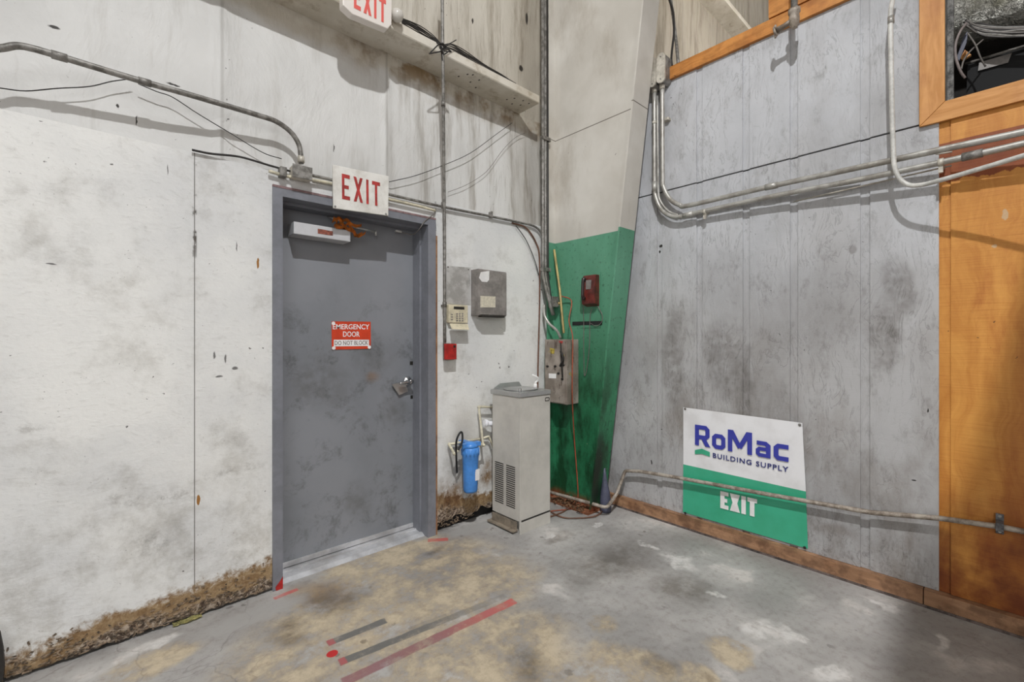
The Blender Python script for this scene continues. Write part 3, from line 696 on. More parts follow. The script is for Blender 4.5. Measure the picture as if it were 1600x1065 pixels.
# ---------------- EXIT sign over the door ----------------
oe = .062
ES = panel('exit_sign', [L(520,257,oe), L(607.5,275,oe), L(607,337,oe), L(521,325,oe)], (0, 1, 0), .012, M_signw, None, .003, label='white EXIT plate with red letters hanging over the door frame', cat='sign')
ink('lettering', exit_polys(.17, .26, .55), L(534.5,310.5,oe+.001), L(594,322.5,oe+.001), L(534,271,oe+.001), nl, M_signred, ES, .001)
for a, b in ((523.5,322), (603,334)):
    bm = bm_new(); lathe(bm, [(.006, 0), (.006, .003), (.003, .005)], L(a, b, oe+.001), (0, -1, 0), 12); obj('screw', bm, M_steel, ES)
bx('hanger', (L(600,318,.06).x, D1-.050, L(600,318,.06).z-.01), (L(600,318,.06).x+.02, D1-.012, L(600,318,.06).z+.01), M_signw, ES)

# ---------------- lit exit sign with lamp head on the girt ----------------
ou = .262
XS = thing('exit_light', L(575,44,ou), 'illuminated EXIT unit with a round lamp head, mounted on the girt at the top edge', 'emergency light')
bm = bm_new(); quadprism(bm, [L(*p, ou) for p in ((535,-45), (613,-30), (612,38), (606,45), (551,22), (536,8))], (0, 1, 0), .05); bevel(bm, .004)
obj('housing', bm, M_exitlit, XS)
ink('lettering', exit_polys(.2, .22, .55), L(553,12,ou+.001), L(603,37,ou+.001), L(553,-26,ou+.001), nl, M_exitred, XS, .001)
bm = bm_new(); sphere(bm, L(620.5,24,ou-.02), .036, 22); obj('lamp_head', bm, M_lens, XS)
bm = bm_new(); tube(bm, [L(620,24,ou-.03), L(611,20,ou-.03)], .012, 10); obj('lamp_stem', bm, M_signw, XS)

# ---------------- wiring and conduits, left wall ----------------
PT = [L(-120,92,.13), L(-60,80,.13), L(0,75.5,.13), L(25,71.5,.13), L(48,75,.13), L(90,87,.125), L(215,125,.11), L(300,149,.10), L(400,179,.08), L(432,190,.07), L(455,207,.062), L(467,226,.06), L(470,244,.06), L(470.5,256,.055)]
SC = thing('steel_conduit', L(300,149,.1), 'bare grey conduit curving over the white wall down to the square box', 'pipe')
tub('conduit_run', smooth_path(PT, 5), .0125, M_emtd, SC, 12)
def sleeve(name, a, b, r, mat, parent, seg=12):
    return tub(name, [a, b], r, mat, parent, seg)
sleeve('coupling', L(80,84.3,.127), L(105,91.5,.122), .016, M_emtd, SC); sleeve('coupling', L(216,125.3,.11), L(236,131,.107), .0155, M_emtd, SC)
sleeve('connector', L(470.3,244,.058), L(470.5,254,.055), .017, M_cast, SC)
JB = thing('junction_box', L(472,268,0), 'small square grey junction box above the left corner of the door', 'electrical box')
p = L(457,253,.07); q = L(488,283,.07)
bx('box_body', (p.x+.004, D1-.068, q.z+.006), (q.x-.004, D1-.002, p.z-.01), M_cast, JB, .003)
bx('cover', (p.x, D1-.074, q.z+.002), (q.x, D1-.068, p.z-.006), M_emtd, JB, .002)
# run along the top of the door
DC = thing('door_conduit', L(600,305,0), 'slim conduit running behind the EXIT plate and over the door to the column', 'pipe')
tub('conduit_run', smooth_path([L(488,274,.022), L(520,281,.022), L(560,292,.022), L(610,304,.022), L(690,322.5,.022), L(760,336.5,.022), L(815,348,.022), L(836,354,.022), L(846,365,.03), L(850,385,.035), L(852,415,.04), L(858,445,.045)], 5), .0088, M_emtd, DC, 10)
for a, b in ((764,337.5), (690,322.5)):
    bm = bm_new(); q = L(a, b, .0); box(bm, q+Vector((-.006,-.04,-.014)), q+Vector((.006,-.001,.028))); bevel(bm, .002); obj('strap', bm, M_emtd, DC)
tub('door_cable', smooth_path([L(300,234,.015), L(330,240,.015), L(375,245,.014), L(420,258,.014), L(456,268,.018)], 6), .0055, M_wire, None, 8, label='dark cable on the white wall left of the square box', cat='cable')
tub('ivory_conduit', smooth_path([L(420,267,.024), L(452,276,.024), L(500,283,.024), L(540,292,.024), L(600,309,.024), L(655,322,.024), L(680,329,.02)], 5), .0085, M_pvc, None, 10, label='short ivory pipe just above the top of the door frame', cat='pipe')
bm = bm_new(); q = L(439,270,0); box(bm, q+Vector((-.016,-.05,-.03)), q+Vector((.016,-.001,.02))); bevel(bm, .003)
obj('pipe_strap', bm, M_emtd, None, label='grey pipe strap above the left corner of the door', cat='strap')
# thin loose wires
for i, (pts, lab) in enumerate(((((-30,135),(0,137.5),(40,142),(90,138),(140,135),(175,127),(207,123)), 'thin loose wire at the far left under the curved conduit'),
                   (((216,131),(245,143),(270,152),(310,178),(360,208),(410,238),(440,248)), 'thin wire sagging diagonally below the curved conduit'),
                   (((608,284),(650,274),(693,258),(735,239),(775,210),(800,192)), 'thin wire rising from the EXIT plate towards the column'))):
    tub('loose_wire', smooth_path([L(a, b, .02) for a, b in pts], 5), .0022, M_wire, None, 6, label=lab, cat='wire', group='thin wires on the left wall')
tub('wire_offcut', smooth_path([L(700,300,.004), L(730,288,.004), L(760,268,.004), L(785,235,.004), L(805,215,.004), L(820,208,.004)], 5), .0016, M_wiregr, None, 6, label='fine grey wire on the wall between the tall conduit and the column', cat='wire')

# tall conduit to the fire alarm box
TC = thing('tall_conduit', L(695,530,.04), 'tall thin vertical conduit right of the door, ending at the red box', 'pipe')
tcp = [L(690.5,-60,.255), L(691.5,60,.245), L(692.5,130,.225), L(693.5,250,.12), L(694.5,360,.05), L(695,535,.045)]
tub('conduit_run', smooth_path(tcp, 6), .0105, M_emtd, TC, 12)
for a, b, o_ in ((692.6,162,.20), (694.6,475,.046)):
    q = L(a, b, o_); tub('coupling', [q-Vector((0,0,.015)), q+Vector((0,0,.015))], .014, M_emtd, TC, 12)
bm = bm_new(); q = L(694.6,478,.0); box(bm, q+Vector((-.03,-.01,-.007)), q+Vector((.02,-.001,.007))); obj('strap', bm, M_emtd, TC)
FA = thing('fire_alarm_box', L(700,562,0), 'small red alarm box on a grey back box below the tall conduit', 'alarm')
a = L(691.5,536,.055); b = L(712,562,.055)
bx('back_box', (L(693,540,0).x-.008, D1-.05, b.z), (b.x-.005, D1-.001, a.z), M_emtd, FA, .003)
bx('red_cover', (a.x+.012, D1-.068, b.z+.004), (b.x, D1-.05, a.z-.004), M_red, FA, .004)
bx('slot', (b.x-.028, D1-.0695, a.z-.03), (b.x-.01, D1-.068, a.z-.014), M_keyd, bpy.data.objects['red_cover'])

# ---------------- patch plate, keypad, grey cabinet ----------------
PP = panel('patch_plate', [L(697.5,415,.001), L(735,418,.001), L(735,476,.001), L(697.5,474,.001)], (0,-1,0), .0025, M_plate, None, label='blank aluminium plate above the keypad', cat='plate')
for a, b in ((700,417), (732,421)):
    bm = bm_new(); lathe(bm, [(.005, 0), (.004, .003)], L(a, b, .0035), (0,-1,0), 10); obj('screw', bm, M_wiregr, PP)
KP = thing('alarm_keypad', L(717,515,0), 'cream alarm keypad with small dark display and open flap', 'keypad')
a = L(701.5,475,.035); b = L(731.5,505,.035)
bx('keypad_body', (a.x, D1-.034, b.z), (b.x, D1-.001, a.z), M_cream, KP, .005)
def onk(ax, ay, bx_, by, o=.0345): p = L(ax, ay, o); q = L(bx_, by, o); return (p.x, D1-o-.001, q.z), (q.x, D1-o+.001, p.z)
KB = bpy.data.objects['keypad_body']
bx('display', *onk(709,478.5,725.5,483.5), M_keyd, KB)
for r_ in range(4):
    for k in range(3): bx('key', *onk(713+k*4.2, 489+r_*3.5, 715.6+k*4.2, 491.2+r_*3.5, .0352), M_greybox, KB)
for r_ in range(3): bx('key', *onk(704.6, 490+r_*4, 707.6, 492+r_*4, .0352), M_greybox, KB)
bm = bm_new(); quadprism(bm, [L(702.5,505,.036), L(731,506,.036), L(733,514.5,.075), L(706,513.5,.075)], (0,0,-1), .003); obj('flap', bm, M_cream, KP)
GB = thing('grey_cabinet', (2.09, D1, 1.46), 'flat grey metal cabinet with stickers on the wall left of the column', 'electrical box')
zb_, zt_ = 1.475, 1.803
bx('cabinet_body', (1.963, D1-.086, zb_), (2.225, D1-.001, zt_), M_greybox, GB, .003)
bx('cabinet_door', (1.967, D1-.094, zb_+.006), (2.222, D1-.086, zt_-.006), M_greybox, GB, .002)
og_ = D1-(D1-.0945)
panel('label_plate', [L(750.5,462,og_), L(774,463,og_), L(774,480,og_), L(750.5,480,og_)], nl, .0008, M_paper, bpy.data.objects['cabinet_door'], label='cream paper label')
panel('sticker', [L(751,425,og_), L(764.5,423,og_), L(764,437,og_), L(761,440.5,og_), L(753,440,og_), L(748.5,434,og_)], nl, .0008, M_white, bpy.data.objects['cabinet_door'], label='torn white sticker')
bx('hinge_lip', (1.99, D1-.098, zb_-.010), (2.20, D1-.05, zb_), M_fdark, GB, .002)

# ---------------- water filter and plumbing ----------------
WF = thing('water_filter', L(735,768,.11), 'blue plastic water filter canister on the wall beside the fountain', 'water filter')
fc = L(735,700,.11); ztopf = fc.z+.01; zbot = L(735,768,.11).z
bm = bm_new(); hgt = ztopf-zbot
lathe(bm, [(.02, 0), (.045, .004), (.050, .02), (.053, hgt*.6), (.057, hgt*.8), (.061, hgt*.83), (.062, hgt*.97), (.055, hgt)], Vector((fc.x, fc.y, zbot)), (0,0,1), 32); obj('canister', bm, M_bluep, WF)
for k in range(14):
    t_ = 2*math.pi*k/14; bm = bm_new(); q = Vector((fc.x+.060*math.cos(t_), fc.y+.060*math.sin(t_), zbot+hgt*.83)); tube(bm, [q, q+Vector((0,0,hgt*.13))], .0045, 6); obj('rib', bm, M_bluep, bpy.data.objects['canister'])
bm = bm_new(); lathe(bm, [(.056, 0), (.050, .018), (.036, .030), (.018, .036)], Vector((fc.x, fc.y, ztopf)), (0,0,1), 28)
box(bm, (fc.x-.075, fc.y-.02, ztopf+.002), (fc.x+.075, fc.y+.02, ztopf+.028)); obj('cap', bm, M_bluep, WF)
oF = .11-.0535-.0
p0 = Vector((fc.x+.022, fc.y-.049, zbot+hgt*.28)); bx('filter_label', p0+Vector((-.02,-.003,0)), p0+Vector((.016,.004,.075)), M_white, bpy.data.objects['canister'])
bx('bracket', (fc.x-.02, fc.y+.02, ztopf), (fc.x+.02, D1, ztopf+.03), M_bluep, WF)
PV = thing('ivory_pipework', L(730,740,0), 'ivory plastic water pipes joining the blue filter to the fountain', 'pipe')
tub('pipe', fillet([L(770,636,.05), L(748,635,.05), L(755,696,.09), Vector((fc.x+.07, fc.y, ztopf+.015))], .012), .0085, M_pvc, PV, 10)
tub('pipe', fillet([Vector((fc.x-.07, fc.y, ztopf+.015)), L(710,709,.10), L(702,694,.03), L(755,684.5,.03), L(764,681,.04), L(770,697,.05)], .014), .0085, M_pvc, PV, 10)
for q in (L(710,708,.10), L(755,695,.09), L(748.5,636,.05), L(702.5,694,.03)):
    bm = bm_new(); sphere(bm, q, .0135, 12); obj('elbow', bm, M_pvc, PV)
tub('drain_pipe', [L(757,661,.06), L(775,662,.08)], .019, M_pvcw, None, 16, label='white drain pipe stub at the side of the fountain', cat='pipe')
bm = bm_new(); lathe(bm, [(.024, 0), (.027, .01), (.024, .02)], L(757.5,661,.06), (1,0,0), 18); o_ = obj('collar', bm, M_pvcw, bpy.data.objects['drain_pipe'])
tub('black_hose', smooth_path([L(714,738,.05), L(713,715,.10), L(713,690,.14), L(718,677,.15), L(722,676,.15), L(722,690,.15), L(716,703,.15)], 6), .0068, M_dark, None, 10, label='loop of black hose hanging beside the blue filter', cat='hose')

# ---------------- drinking fountain ----------------
DF = thing('drinking_fountain', (2.23, 2.33, 0), 'tall beige drinking fountain with steel basin in the corner', 'drinking fountain')
fx_0, fx_1, fy_0, fy_1 = 2.079, 2.374, 2.192, 2.475
bm = bm_new(); box(bm, (fx_0, fy_0, .085), (fx_1, fy_1, .915)); box(bm, (fx_0+.03, fy_0, .0), (fx_1, fy_1, .085))
obj('cabinet_body', bm, M_fount, DF)
bx('front_panel', (fx_0-.0, fy_0-.004, .09), (fx_1, fy_0, .91), M_fount, DF, .0015)
bx('kick_plate', (fx_0, fy_0-.005, .0), (fx_1, fy_0-.001, .080), M_fount, DF, .001)
bx('corner_post', (fx_0-.003, fy_0-.006, .0), (fx_0+.010, fy_0+.004, .912), M_fount, DF, .002)
bx('seam', (fx_0+.002, fy_0-.0045, .080), (fx_1-.001, fy_0-.002, .092), M_fdark, DF)
bm = bm_new(); box(bm, (fx_0-.035, fy_0+.03, .012), (fx_0+.01, fy_1+.02, .02)); box(bm, (fx_0-.004, fy_0+.03, .018), (fx_0+.002, fy_1, .075)); obj('toe_plate', bm, M_beige, DF)
for c0, c1 in ((fy_0+.165, fy_0+.255), (fy_0+.045, fy_0+.135)):
    bm = bm_new()
    for k in range(20):
        zz = .16+k*.0145; box(bm, (fx_0-.0012, c0, zz), (fx_0+.002, c1, zz+.0065))
    obj('louvres', bm, M_fdark, DF)
bm = bm_new(); box(bm, (fx_0-.006, fy_0-.010, .915), (fx_1+.004, fy_1+.02, .950)); bevel(bm, .006)
obj('basin_rim', bm, M_steel, DF)
bm = bm_new()                                      # shallow dished top
cx_, cy_ = (fx_0+fx_1)/2, (fy_0+fy_1)/2+.005
for r_ in range(7):
    pass
prof = [(.118, .0), (.121, .006), (.112, .0065), (.10, .002), (.06, -.004), (.01, -.006)]
seg = 32; rings = []
for rr_, hh_ in prof: rings.append([bm.verts.new((cx_+rr_*1.08*math.cos(2*math.pi*k/seg), cy_+rr_*math.sin(2*math.pi*k/seg), .952+hh_)) for k in range(seg)])
for a, b in zip(rings, rings[1:]):
    for k in range(seg): f = bm.faces.new((a[k], a[(k+1)%seg], b[(k+1)%seg], b[k])); f.smooth = True
bm.faces.new(rings[-1]); obj('basin', bm, M_steel, DF)
bm = bm_new(); quadprism(bm, [(fx_0+.01, fy_1-.005, .95), (fx_1-.01, fy_1-.005, .95), (fx_1-.02, fy_1+.015, .985), (fx_0+.09, fy_1+.015, .985), (fx_0+.03, fy_1, .965)], (0, 1, 0), .008); obj('backsplash', bm, M_steel, DF)
bm = bm_new(); lathe(bm, [(.012, 0), (.010, .02), (.004, .024)], Vector((fx_0+.03, fy_0+.03, .952)), (0,0,1), 14); obj('push_button', bm, M_chrome, DF)
sp = Vector((fx_1-.035, fy_0+.11, .955))
SPO = tub('spout', smooth_path([sp, sp+Vector((0,0,.035)), sp+Vector((.012,-.012,.052)), sp+Vector((.004,-.02,.075)), sp+Vector((-.03,.0,.095))], 5), .007, M_white, DF, 10)
bm = bm_new(); lathe(bm, [(.016, 0), (.014, .025), (.008, .03)], sp, (0,0,1), 14); obj('spout_base', bm, M_white, SPO)
bm = bm_new(); zz = .885
tube(bm, fillet([(fx_1-.052, fy_0-.006, zz-.012), (fx_1-.052, fy_0-.006, zz+.010), (fx_1-.012, fy_0-.006, zz+.010), (fx_1-.012, fy_0-.006, zz-.012), (fx_1-.052, fy_0-.006, zz-.012)], .008), .0022, 6)
obj('badge', bm, M_fdark, DF)

# ---------------- on the column ----------------
CC = thing('corner_conduit', (2.68, 2.49, 1.7), 'bundle of dark conduits dropping down the corner beside the column', 'pipe')
for dx_, mt, r_ in ((0, M_emtd, .0125), (.03, M_emtd, .011), (.055, M_wire, .010)):
    P0 = L(847.5,-80,.085)+Vector((dx_, 0, 0)); P1 = L(848.5,430,.085)+Vector((dx_, 0, 0)); 
    tub('conduit_run', fillet([P0, P1, L(860,478,.13)+Vector((dx_*.3, 0, 0)), L(864,490,.14)+Vector((dx_*.3,0,-.01))], .06), r_, mt, CC, 10)
for zz in (1.85, 2.9):
    q = L(848.5,300,.085); bx('coupling', (q.x-.016, q.y-.018, zz), (q.x+.075, q.y+.018, zz+.03), M_emtd, CC, .003)
JN = thing('conduit_body', L(866,470,.12), 'dull grey cast box in the corner above the switch box', 'electrical box')
q = L(866,470,.12); bx('box_body', q-Vector((.04,.02,.05)), q+Vector((.035,.03,.035)), M_emtd, JN, .004)
bm = bm_new(); lathe(bm, [(.012, 0), (.014, .01), (.006, .016)], q+Vector((.03,-.022,-.02)), (0,-1,0), 12); obj('brass_plug', bm, simple('brass', (206,180,120), .35, .4, .1), JN)
tub('flexible_conduit', smooth_path([L(850,476,.06), L(851,492,.07), L(858,505,.11), L(870,516,.15), L(876,528,.16)], 6), .011, M_emt, None, 10, label='light grey flexible conduit curving into the switch box', cat='pipe')
tub('cable_along_wall', smooth_path([L(800,348,.012), L(822,356,.012), L(838,380,.012), L(843,405,.012), L(843,480,.012), L(841,560,.012), L(840,612,.02)], 6), .0065, M_bcord, None, 8, label='brown cable running down the wall to the back of the fountain', cat='cable')
tub('slack_cable', smooth_path([L(806,352,.02), L(822,375,.02), L(835,405,.02), L(842,430,.02)], 6), .0035, M_wire, None, 6, label='thin slack dark cable left of the corner conduits', cat='cable')
bm = bm_new(); a = W(866,390,.03); b = W(875,455,.05); c_ = W(881,520,.10)
tube(bm, [a, b, c_], .010, 4); obj('yellow_lath', bm, simple('raw_pine', (206,184,124), .6, 0, .1, 12), None, label='narrow pale pine strip leaning in the corner above the switch box', cat='strip')
bm = bm_new(); z0_, z1_ = .80, 1.305
SB = thing('switch_box', (2.73, 2.39, z0_), 'rusty grey switch box with stickers fixed to the green column', 'electrical box')
bx('box_body', (2.66, 2.276, z0_), (D3-.001, 2.509, z1_), M_rust, SB, .003)
bx('box_door', (2.652, 2.292, z0_+.008), (2.66, 2.502, z1_-.008), M_rust, SB, .002)
bm = bm_new(); tube(bm, smooth_path([W(876,548,.17), W(880,560,.175), W(875,572,.17)], 5), .009, 8); tube(bm, [W(876,535,.16), W(879,590,.165)], .006, 8); obj('lever_handle', bm, M_fdark, SB)
dd = D3-2.6515
def ons(pts): return [W(a, b, dd) for a, b in pts]
panel('sticker', ons([(857.5,583),(869,583.5),(869,591),(857.5,590.5)]), (-1,0,0), .0008, M_white, SB, label='small white sticker')
panel('sticker', ons([(873,532),(880,533),(876,540)]), (-1,0,0), .0008, M_red, SB, label='red triangle sticker')
panel('sticker', ons([(859,543),(867,545),(866,553),(860,552)]), (-1,0,0), .0008, simple('yellow_label', (190,168,70), .6, 0, .2, 40), bpy.data.objects['box_door'], label='worn yellow sticker')
for a, b in ((856,572), (868,572), (880,563), (881,570), (873,583), (879,592)):
    bm = bm_new(); lathe(bm, [(.009, 0), (.009, .012), (.004, .016)], W(a, b, dd), (-1,0,0), 12); obj('knockout', bm, M_fdark, bpy.data.objects['box_door'])
tube_pts = [W(893,470,.03), W(889,500,.10), W(894.5,524,.155), W(894.6,560,.16), W(894.2,620,.16), W(897,680,.04), W(900,720,.012), W(903,763,.012), W(903,775,.014), W(902,781,.02)]
tub('extension_cord', smooth_path([W(876,462,.05)]+tube_pts, 6), .0045, M_ocord, None, 8, label='orange cord hanging over the side of the switch box', cat='cord')
# telephone
TP = thing('wall_phone', (2.76, 2.13, 1.56), 'dark red wall telephone on the green part of the column', 'telephone')
ty0, ty1 = 2.072, 2.195; tz0, tz1 = 1.555, 1.795
bm = bm_new(); quadprism(bm, [(D3-.001, ty0, tz0), (D3-.062, ty0, tz0+.02), (D3-.066, ty0, tz0+.10), (D3-.050, ty0, tz1-.01), (D3-.044, ty0, tz1), (D3-.001, ty0, tz1)], (0, 1, 0), ty1-ty0); bevel(bm, .005)
obj('phone_body', bm, M_maroon, TP)
bm = bm_new(); hx = D3-.075
tube(bm, smooth_path([(hx+.01, ty1-.028, tz1-.03), (hx-.006, ty1-.028, tz1-.045), (hx-.010, ty1-.028, tz0+.13), (hx-.012, ty1-.028, tz0+.08), (hx+.004, ty1-.028, tz0+.06)], 5), [.017]*4+[.012]*14+[.016]*3, 12)
obj('handset', bm, simple('dark_handset', (50,36,34), .3, 0, .1), TP)
bm = bm_new(); box(bm, (D3-.0665, ty0+.035, tz0+.13), (D3-.052, ty0+.08, tz0+.20)); obj('dial_plate', bm, M_greybox, TP)
bx('mounting_plate', (D3-.004, ty0-.01, tz0-.16), (D3-.001, ty1+.06, tz1+.02), M_col, TP, label='green painted backing plate')
tub('phone_cord', smooth_path([W(911,470,.02), W(912,500,.015), W(912,540,.012), W(913,585,.012), W(917,575,.012), W(921,540,.012), W(922,495,.012), W(925,482,.02)], 6), .003, M_wiregr, TP, 6)
tub('phone_cable', smooth_path([W(934,478,.02), W(941,492,.012), W(940,503,.012), W(932,509,.012), W(923,505,.012)], 6), .0028, M_wiregr, TP, 6)
bx('column_slot', (D3-.006, W(941,505).y, W(941,507).z), (D3-.001, W(895,505).y, W(941,501).z), M_dark, None, label='narrow black bar on the column below the telephone', cat='bracket')

# ---------------- conduits on the right wall ----------------
g_ = 'galvanised conduits along the right wall'
ra = .0175
A_ = thing('wall_conduit', R(1040,250,.06), 'galvanised conduit, upper and right-hand of the thick pair on the right wall', 'pipe', g_)
pa = [R(1034.5,128,.055), R(1034.5,325,.055), R(1060,327,.055)]
up = [R(1034.8,128,.055), R(1035.5,270,.055), R(1037,292,.055), R(1047,311,.055), R(1062,320,.056), R(1078,320.5,.057), R(1200,292,.07), R(1330,264,.09), R(1464,235,.11), R(1600,206,.13), R(1720,178,.15)]
tub('conduit_run', smooth_path(up, 7), .0155, M_emt, A_, 14)
B_ = thing('wall_conduit', R(1022,250,.06), 'galvanised conduit, lower and left-hand of the thick pair on the right wall', 'pipe', g_)
lo_ = [R(1022.5,140,.05), R(1022.8,285,.05), R(1024,305,.05), R(1032,325,.05), R(1045,336,.05), R(1060,338.5,.05), R(1085,333,.052), R(1200,308,.065), R(1330,283,.085), R(1464,255,.105), R(1600,224,.125), R(1720,196,.145)]
tub('conduit_run', smooth_path(lo_, 7), .0150, M_emt, B_, 14)
C_ = [R(1028,250,.022), R(1028.5,300,.022), R(1034,318,.022), R(1046,331,.022), R(1060,336,.022)]
tub('wall_conduit', smooth_path([R(1027,150,.022)]+C_, 6), .009, M_emt, None, 10, label='slimmer conduit tucked between the thick pair near their bend', cat='pipe', group=g_)
sleeve('coupling', R(1022.8,284,.05), R(1022.8,300,.05), .0185, M_emt, B_); sleeve('coupling', R(1068,337.2,.05), R(1083,333.5,.052), .0185, M_emt, B_)
sleeve('coupling', R(1503,245.8,.111), R(1536,238.5,.116), .0190, M_emtd, B_)
sleeve('coupling', R(1196,292.8,.07), R(1215,288.8,.072), .019, M_emt, A_)
sleeve('coupling', R(1034.5,140,.055), R(1034.5,130,.055), .020, M_cast, A_); sleeve('coupling', R(1022.3,145,.05), R(1022.3,137,.05), .020, M_cast, B_)
sleeve('strap', R(1022.5,190,.05), R(1022.5,194,.05), .0175, M_cast, B_)
q = R(1045,187,.012); bx('strap', q-Vector((.03,.012,.010)), q+Vector((.01,.04,.010)), M_cast, A_, .003)
def clamp(px, py, o, parent, r=.0185):
    q = R(px, py, o); bm = bm_new(); tube(bm, [q+Vector((0,.010,0)), q-Vector((0,.010,0))], r, 14); box(bm, (q.x-.004, q.y-.008, q.z-.048), (q.x+.012, q.y+.008, q.z-.012)); box(bm, (q.x, q.y-.008, q.z-.008), (D2, q.y+.008, q.z+.006)); obj('clamp', bm, M_cast, parent)
clamp(1101,330.5,.052, B_); clamp(1470,253.5,.106, B_)
for py_l, py_r, p0_, p1_ in ((312, 306, 1095, 1260), (304, 282, 1100, 1330)): pass
# support rods behind the pair
for k, (a, b, lab) in enumerate((((1462,241,.03), (1488,237,.03), 'thin bright rod end left of the orange siding between the conduits'), ((1240,315,.02), (1487,258.5,.03), 'thin rod just under the lower conduit'),)):
    tub('hanger_rod', [R(*a), R(*b)], .004, M_cast, None, 8, label=lab, cat='rod', group='rods behind the conduits')
# pair of pull boxes at the top end
def pull(px0, px1, py0, py1, o, label):
    t_ = thing('pull_box', R((px0+px1)/2, py1, 0), label, 'electrical box', 'cast pull boxes on top of the conduits')
    a = R(px0, py0, o); b = R(px1, py1, o); cy2 = (a.y+b.y)/2; hw = abs(a.y-b.y)/2; r_ = hw
    def capsule(x0, x1, k=1.0):
        bm = bm_new(); pts = []
        zt3, zb3 = a.z-r_, b.z+r_
        for i in range(13): t3 = math.pi*i/12; pts.append((x0, cy2+r_*k*math.cos(t3), zt3+r_*k*math.sin(t3)))
        for i in range(13): t3 = math.pi+math.pi*i/12; pts.append((x0, cy2+r_*k*math.cos(t3), zb3+r_*k*math.sin(t3)))
        quadprism(bm, pts, (1, 0, 0), x1-x0); return bm
    obj('box_body', capsule(D2-o+.012, D2-.005), M_emtd, t_); obj('cover', capsule(D2-o, D2-o+.012, 1.02), M_cast, t_)
    for zz in (a.z-r_*.8, b.z+r_*.8):
        bm = bm_new(); lathe(bm, [(.005, 0), (.004, .004)], (D2-o, cy2, zz), (-1,0,0), 10); obj('screw', bm, M_emtd, t_)
pull(1013.5, 1024.5, 93, 133, .10, 'left of two cast pull boxes with cream covers beside the column')
pull(1025.5, 1038.5, 86, 126, .10, 'right of two cast pull boxes with cream covers, touching the amber cap board')
tub('riser_cable', smooth_path([R(1050,103,.0), R(1049,90,-.02), R(1051,70,-.06), R(1053,50,-.1), R(1052,20,-.14), R(1046,0,-.16), R(1040,-20,-.18)], 6), .008, M_wire, None, 8, label='black cable rising from the pull boxes past the partition top', cat='cable')
tub('riser_conduit', smooth_path([R(1060,100,-.03), R(1056,60,-.1), R(1051,20,-.16), R(1046,-15,-.2)], 6), .012, M_emtd, None, 8, label='grey conduit rising behind the black cable above the partition', cat='pipe')
# thin pale conduit standing off the wall
PC = thing('pale_conduit', R(1393,200,.09), 'thin pale conduit dropping from the top and bending right across the orange siding', 'pipe')
pcp = [R(1398,-8,.06), R(1394,4,.10), R(1391.5,25,.13), R(1392,80,.135), R(1394,180,.135), R(1396,240,.14), R(1398,262,.142), R(1405,278,.146), R(1418,288,.15), R(1434,289.5,.16), R(1460,284,.18), R(1530,264,.24), R(1600,243,.30), R(1680,220,.36)]
tub('conduit_run', smooth_path(pcp, 6), .0105, M_thin, PC, 12)
sleeve('coupling', R(1392,26,.131), R(1392,37,.132), .0135, M_emt, PC)
# valve on a short pipe at the top
VP = thing('pipe_valve', R(1237,45,.16), 'old brass stop valve on a short vertical pipe over the amber cap board', 'valve')
vb = R(1241,30,.16)
tub('riser', [vb+Vector((0,0,.0)), vb+Vector((0,0,.75))], .017, M_emtd, VP, 14)
bm = bm_new(); lathe(bm, [(.012, -.05), (.016, -.045), (.016, -.035), (.024, -.03), (.027, 0), (.024, .03), (.030, .035), (.030, .055), (.018, .058)], vb, (0,0,1), 16); obj('valve_body', bm, M_pipe, VP)
bm = bm_new(); pv = vb; tube(bm, [pv, pv+Vector((0,.05,-.012)), pv+Vector((0,.085,-.02))], [.016, .013, .018], 10); obj('valve_stem', bm, M_pipe, VP)
bm = bm_new(); lathe(bm, [(.022, 0), (.028, .004), (.028, .010), (.02, .014)], pv+Vector((0,.088,-.02)), (0,1,-.2), 14); tube(bm, [pv+Vector((0,.095,.015)), pv+Vector((0,.095,-.058))], .006, 8); obj('handwheel', bm, M_pipe, VP)

# cables over the girts
for k in range(7):
    rnd = random.Random(20+k); o_ = .196-.008*k
    pts = [L(628, 36-1.2*k, .21)]+[L(x_, y_-3-dy*k+rnd.uniform(-1,1), o_) for x_, y_, dy in ((642,46,1.6),(660,57,1.8),(678,67,1.2))]+[L(691, 72-k*.5, .225)]+[L(x_, y_-3-dy*k+rnd.uniform(-.8,.8), o_) for x_, y_, dy in ((705,81,1.6),(725,92,1.7),(755,108,1.0),(785,124,.6),(806,136,.3))]
    tub('girt_cable', smooth_path(pts, 5), .0030+.0008*(k%2), M_wire, None, 6, label='one of several black cables lying along the girt above the door', cat='cable', group='black cables on the long girt')
bm = bm_new(); q = L(692,74,.25)
for k in range(7):
    rnd = random.Random(40+k); a = q+Vector((rnd.uniform(-.02,.02), rnd.uniform(-.01,.01), rnd.uniform(-.02,.02))); tube(bm, smooth_path([a, a+Vector((rnd.uniform(-.05,.05), -.015, rnd.uniform(-.03,.03))), a+Vector((rnd.uniform(-.09,.06), 0, rnd.uniform(-.10,.03)))], 4), .004, 6)
tube(bm, [q, q+Vector((.10, 0, .09))], .003, 6)
obj('cable_ties', bm, M_wire, None, label='tangle of black cable ties round the tall conduit at the girt', cat='cable tie')
for k in range(4):
    tub('far_cable', smooth_path([Vector((fx1+.06, D1-.195+.015*k, 3.165+.016*k)), Vector((3.6, D1-.19+.015*k, 3.16+.014*k)), Vector((4.4, D1-.19+.015*k, 3.155+.015*k)), Vector((6, D1-.19+.015*k, 3.16+.012*k))], 5), .011, M_wire, None, 6, label='one of several thick cables on the girt behind the partition', cat='cable', group='thick cables on the far girt')

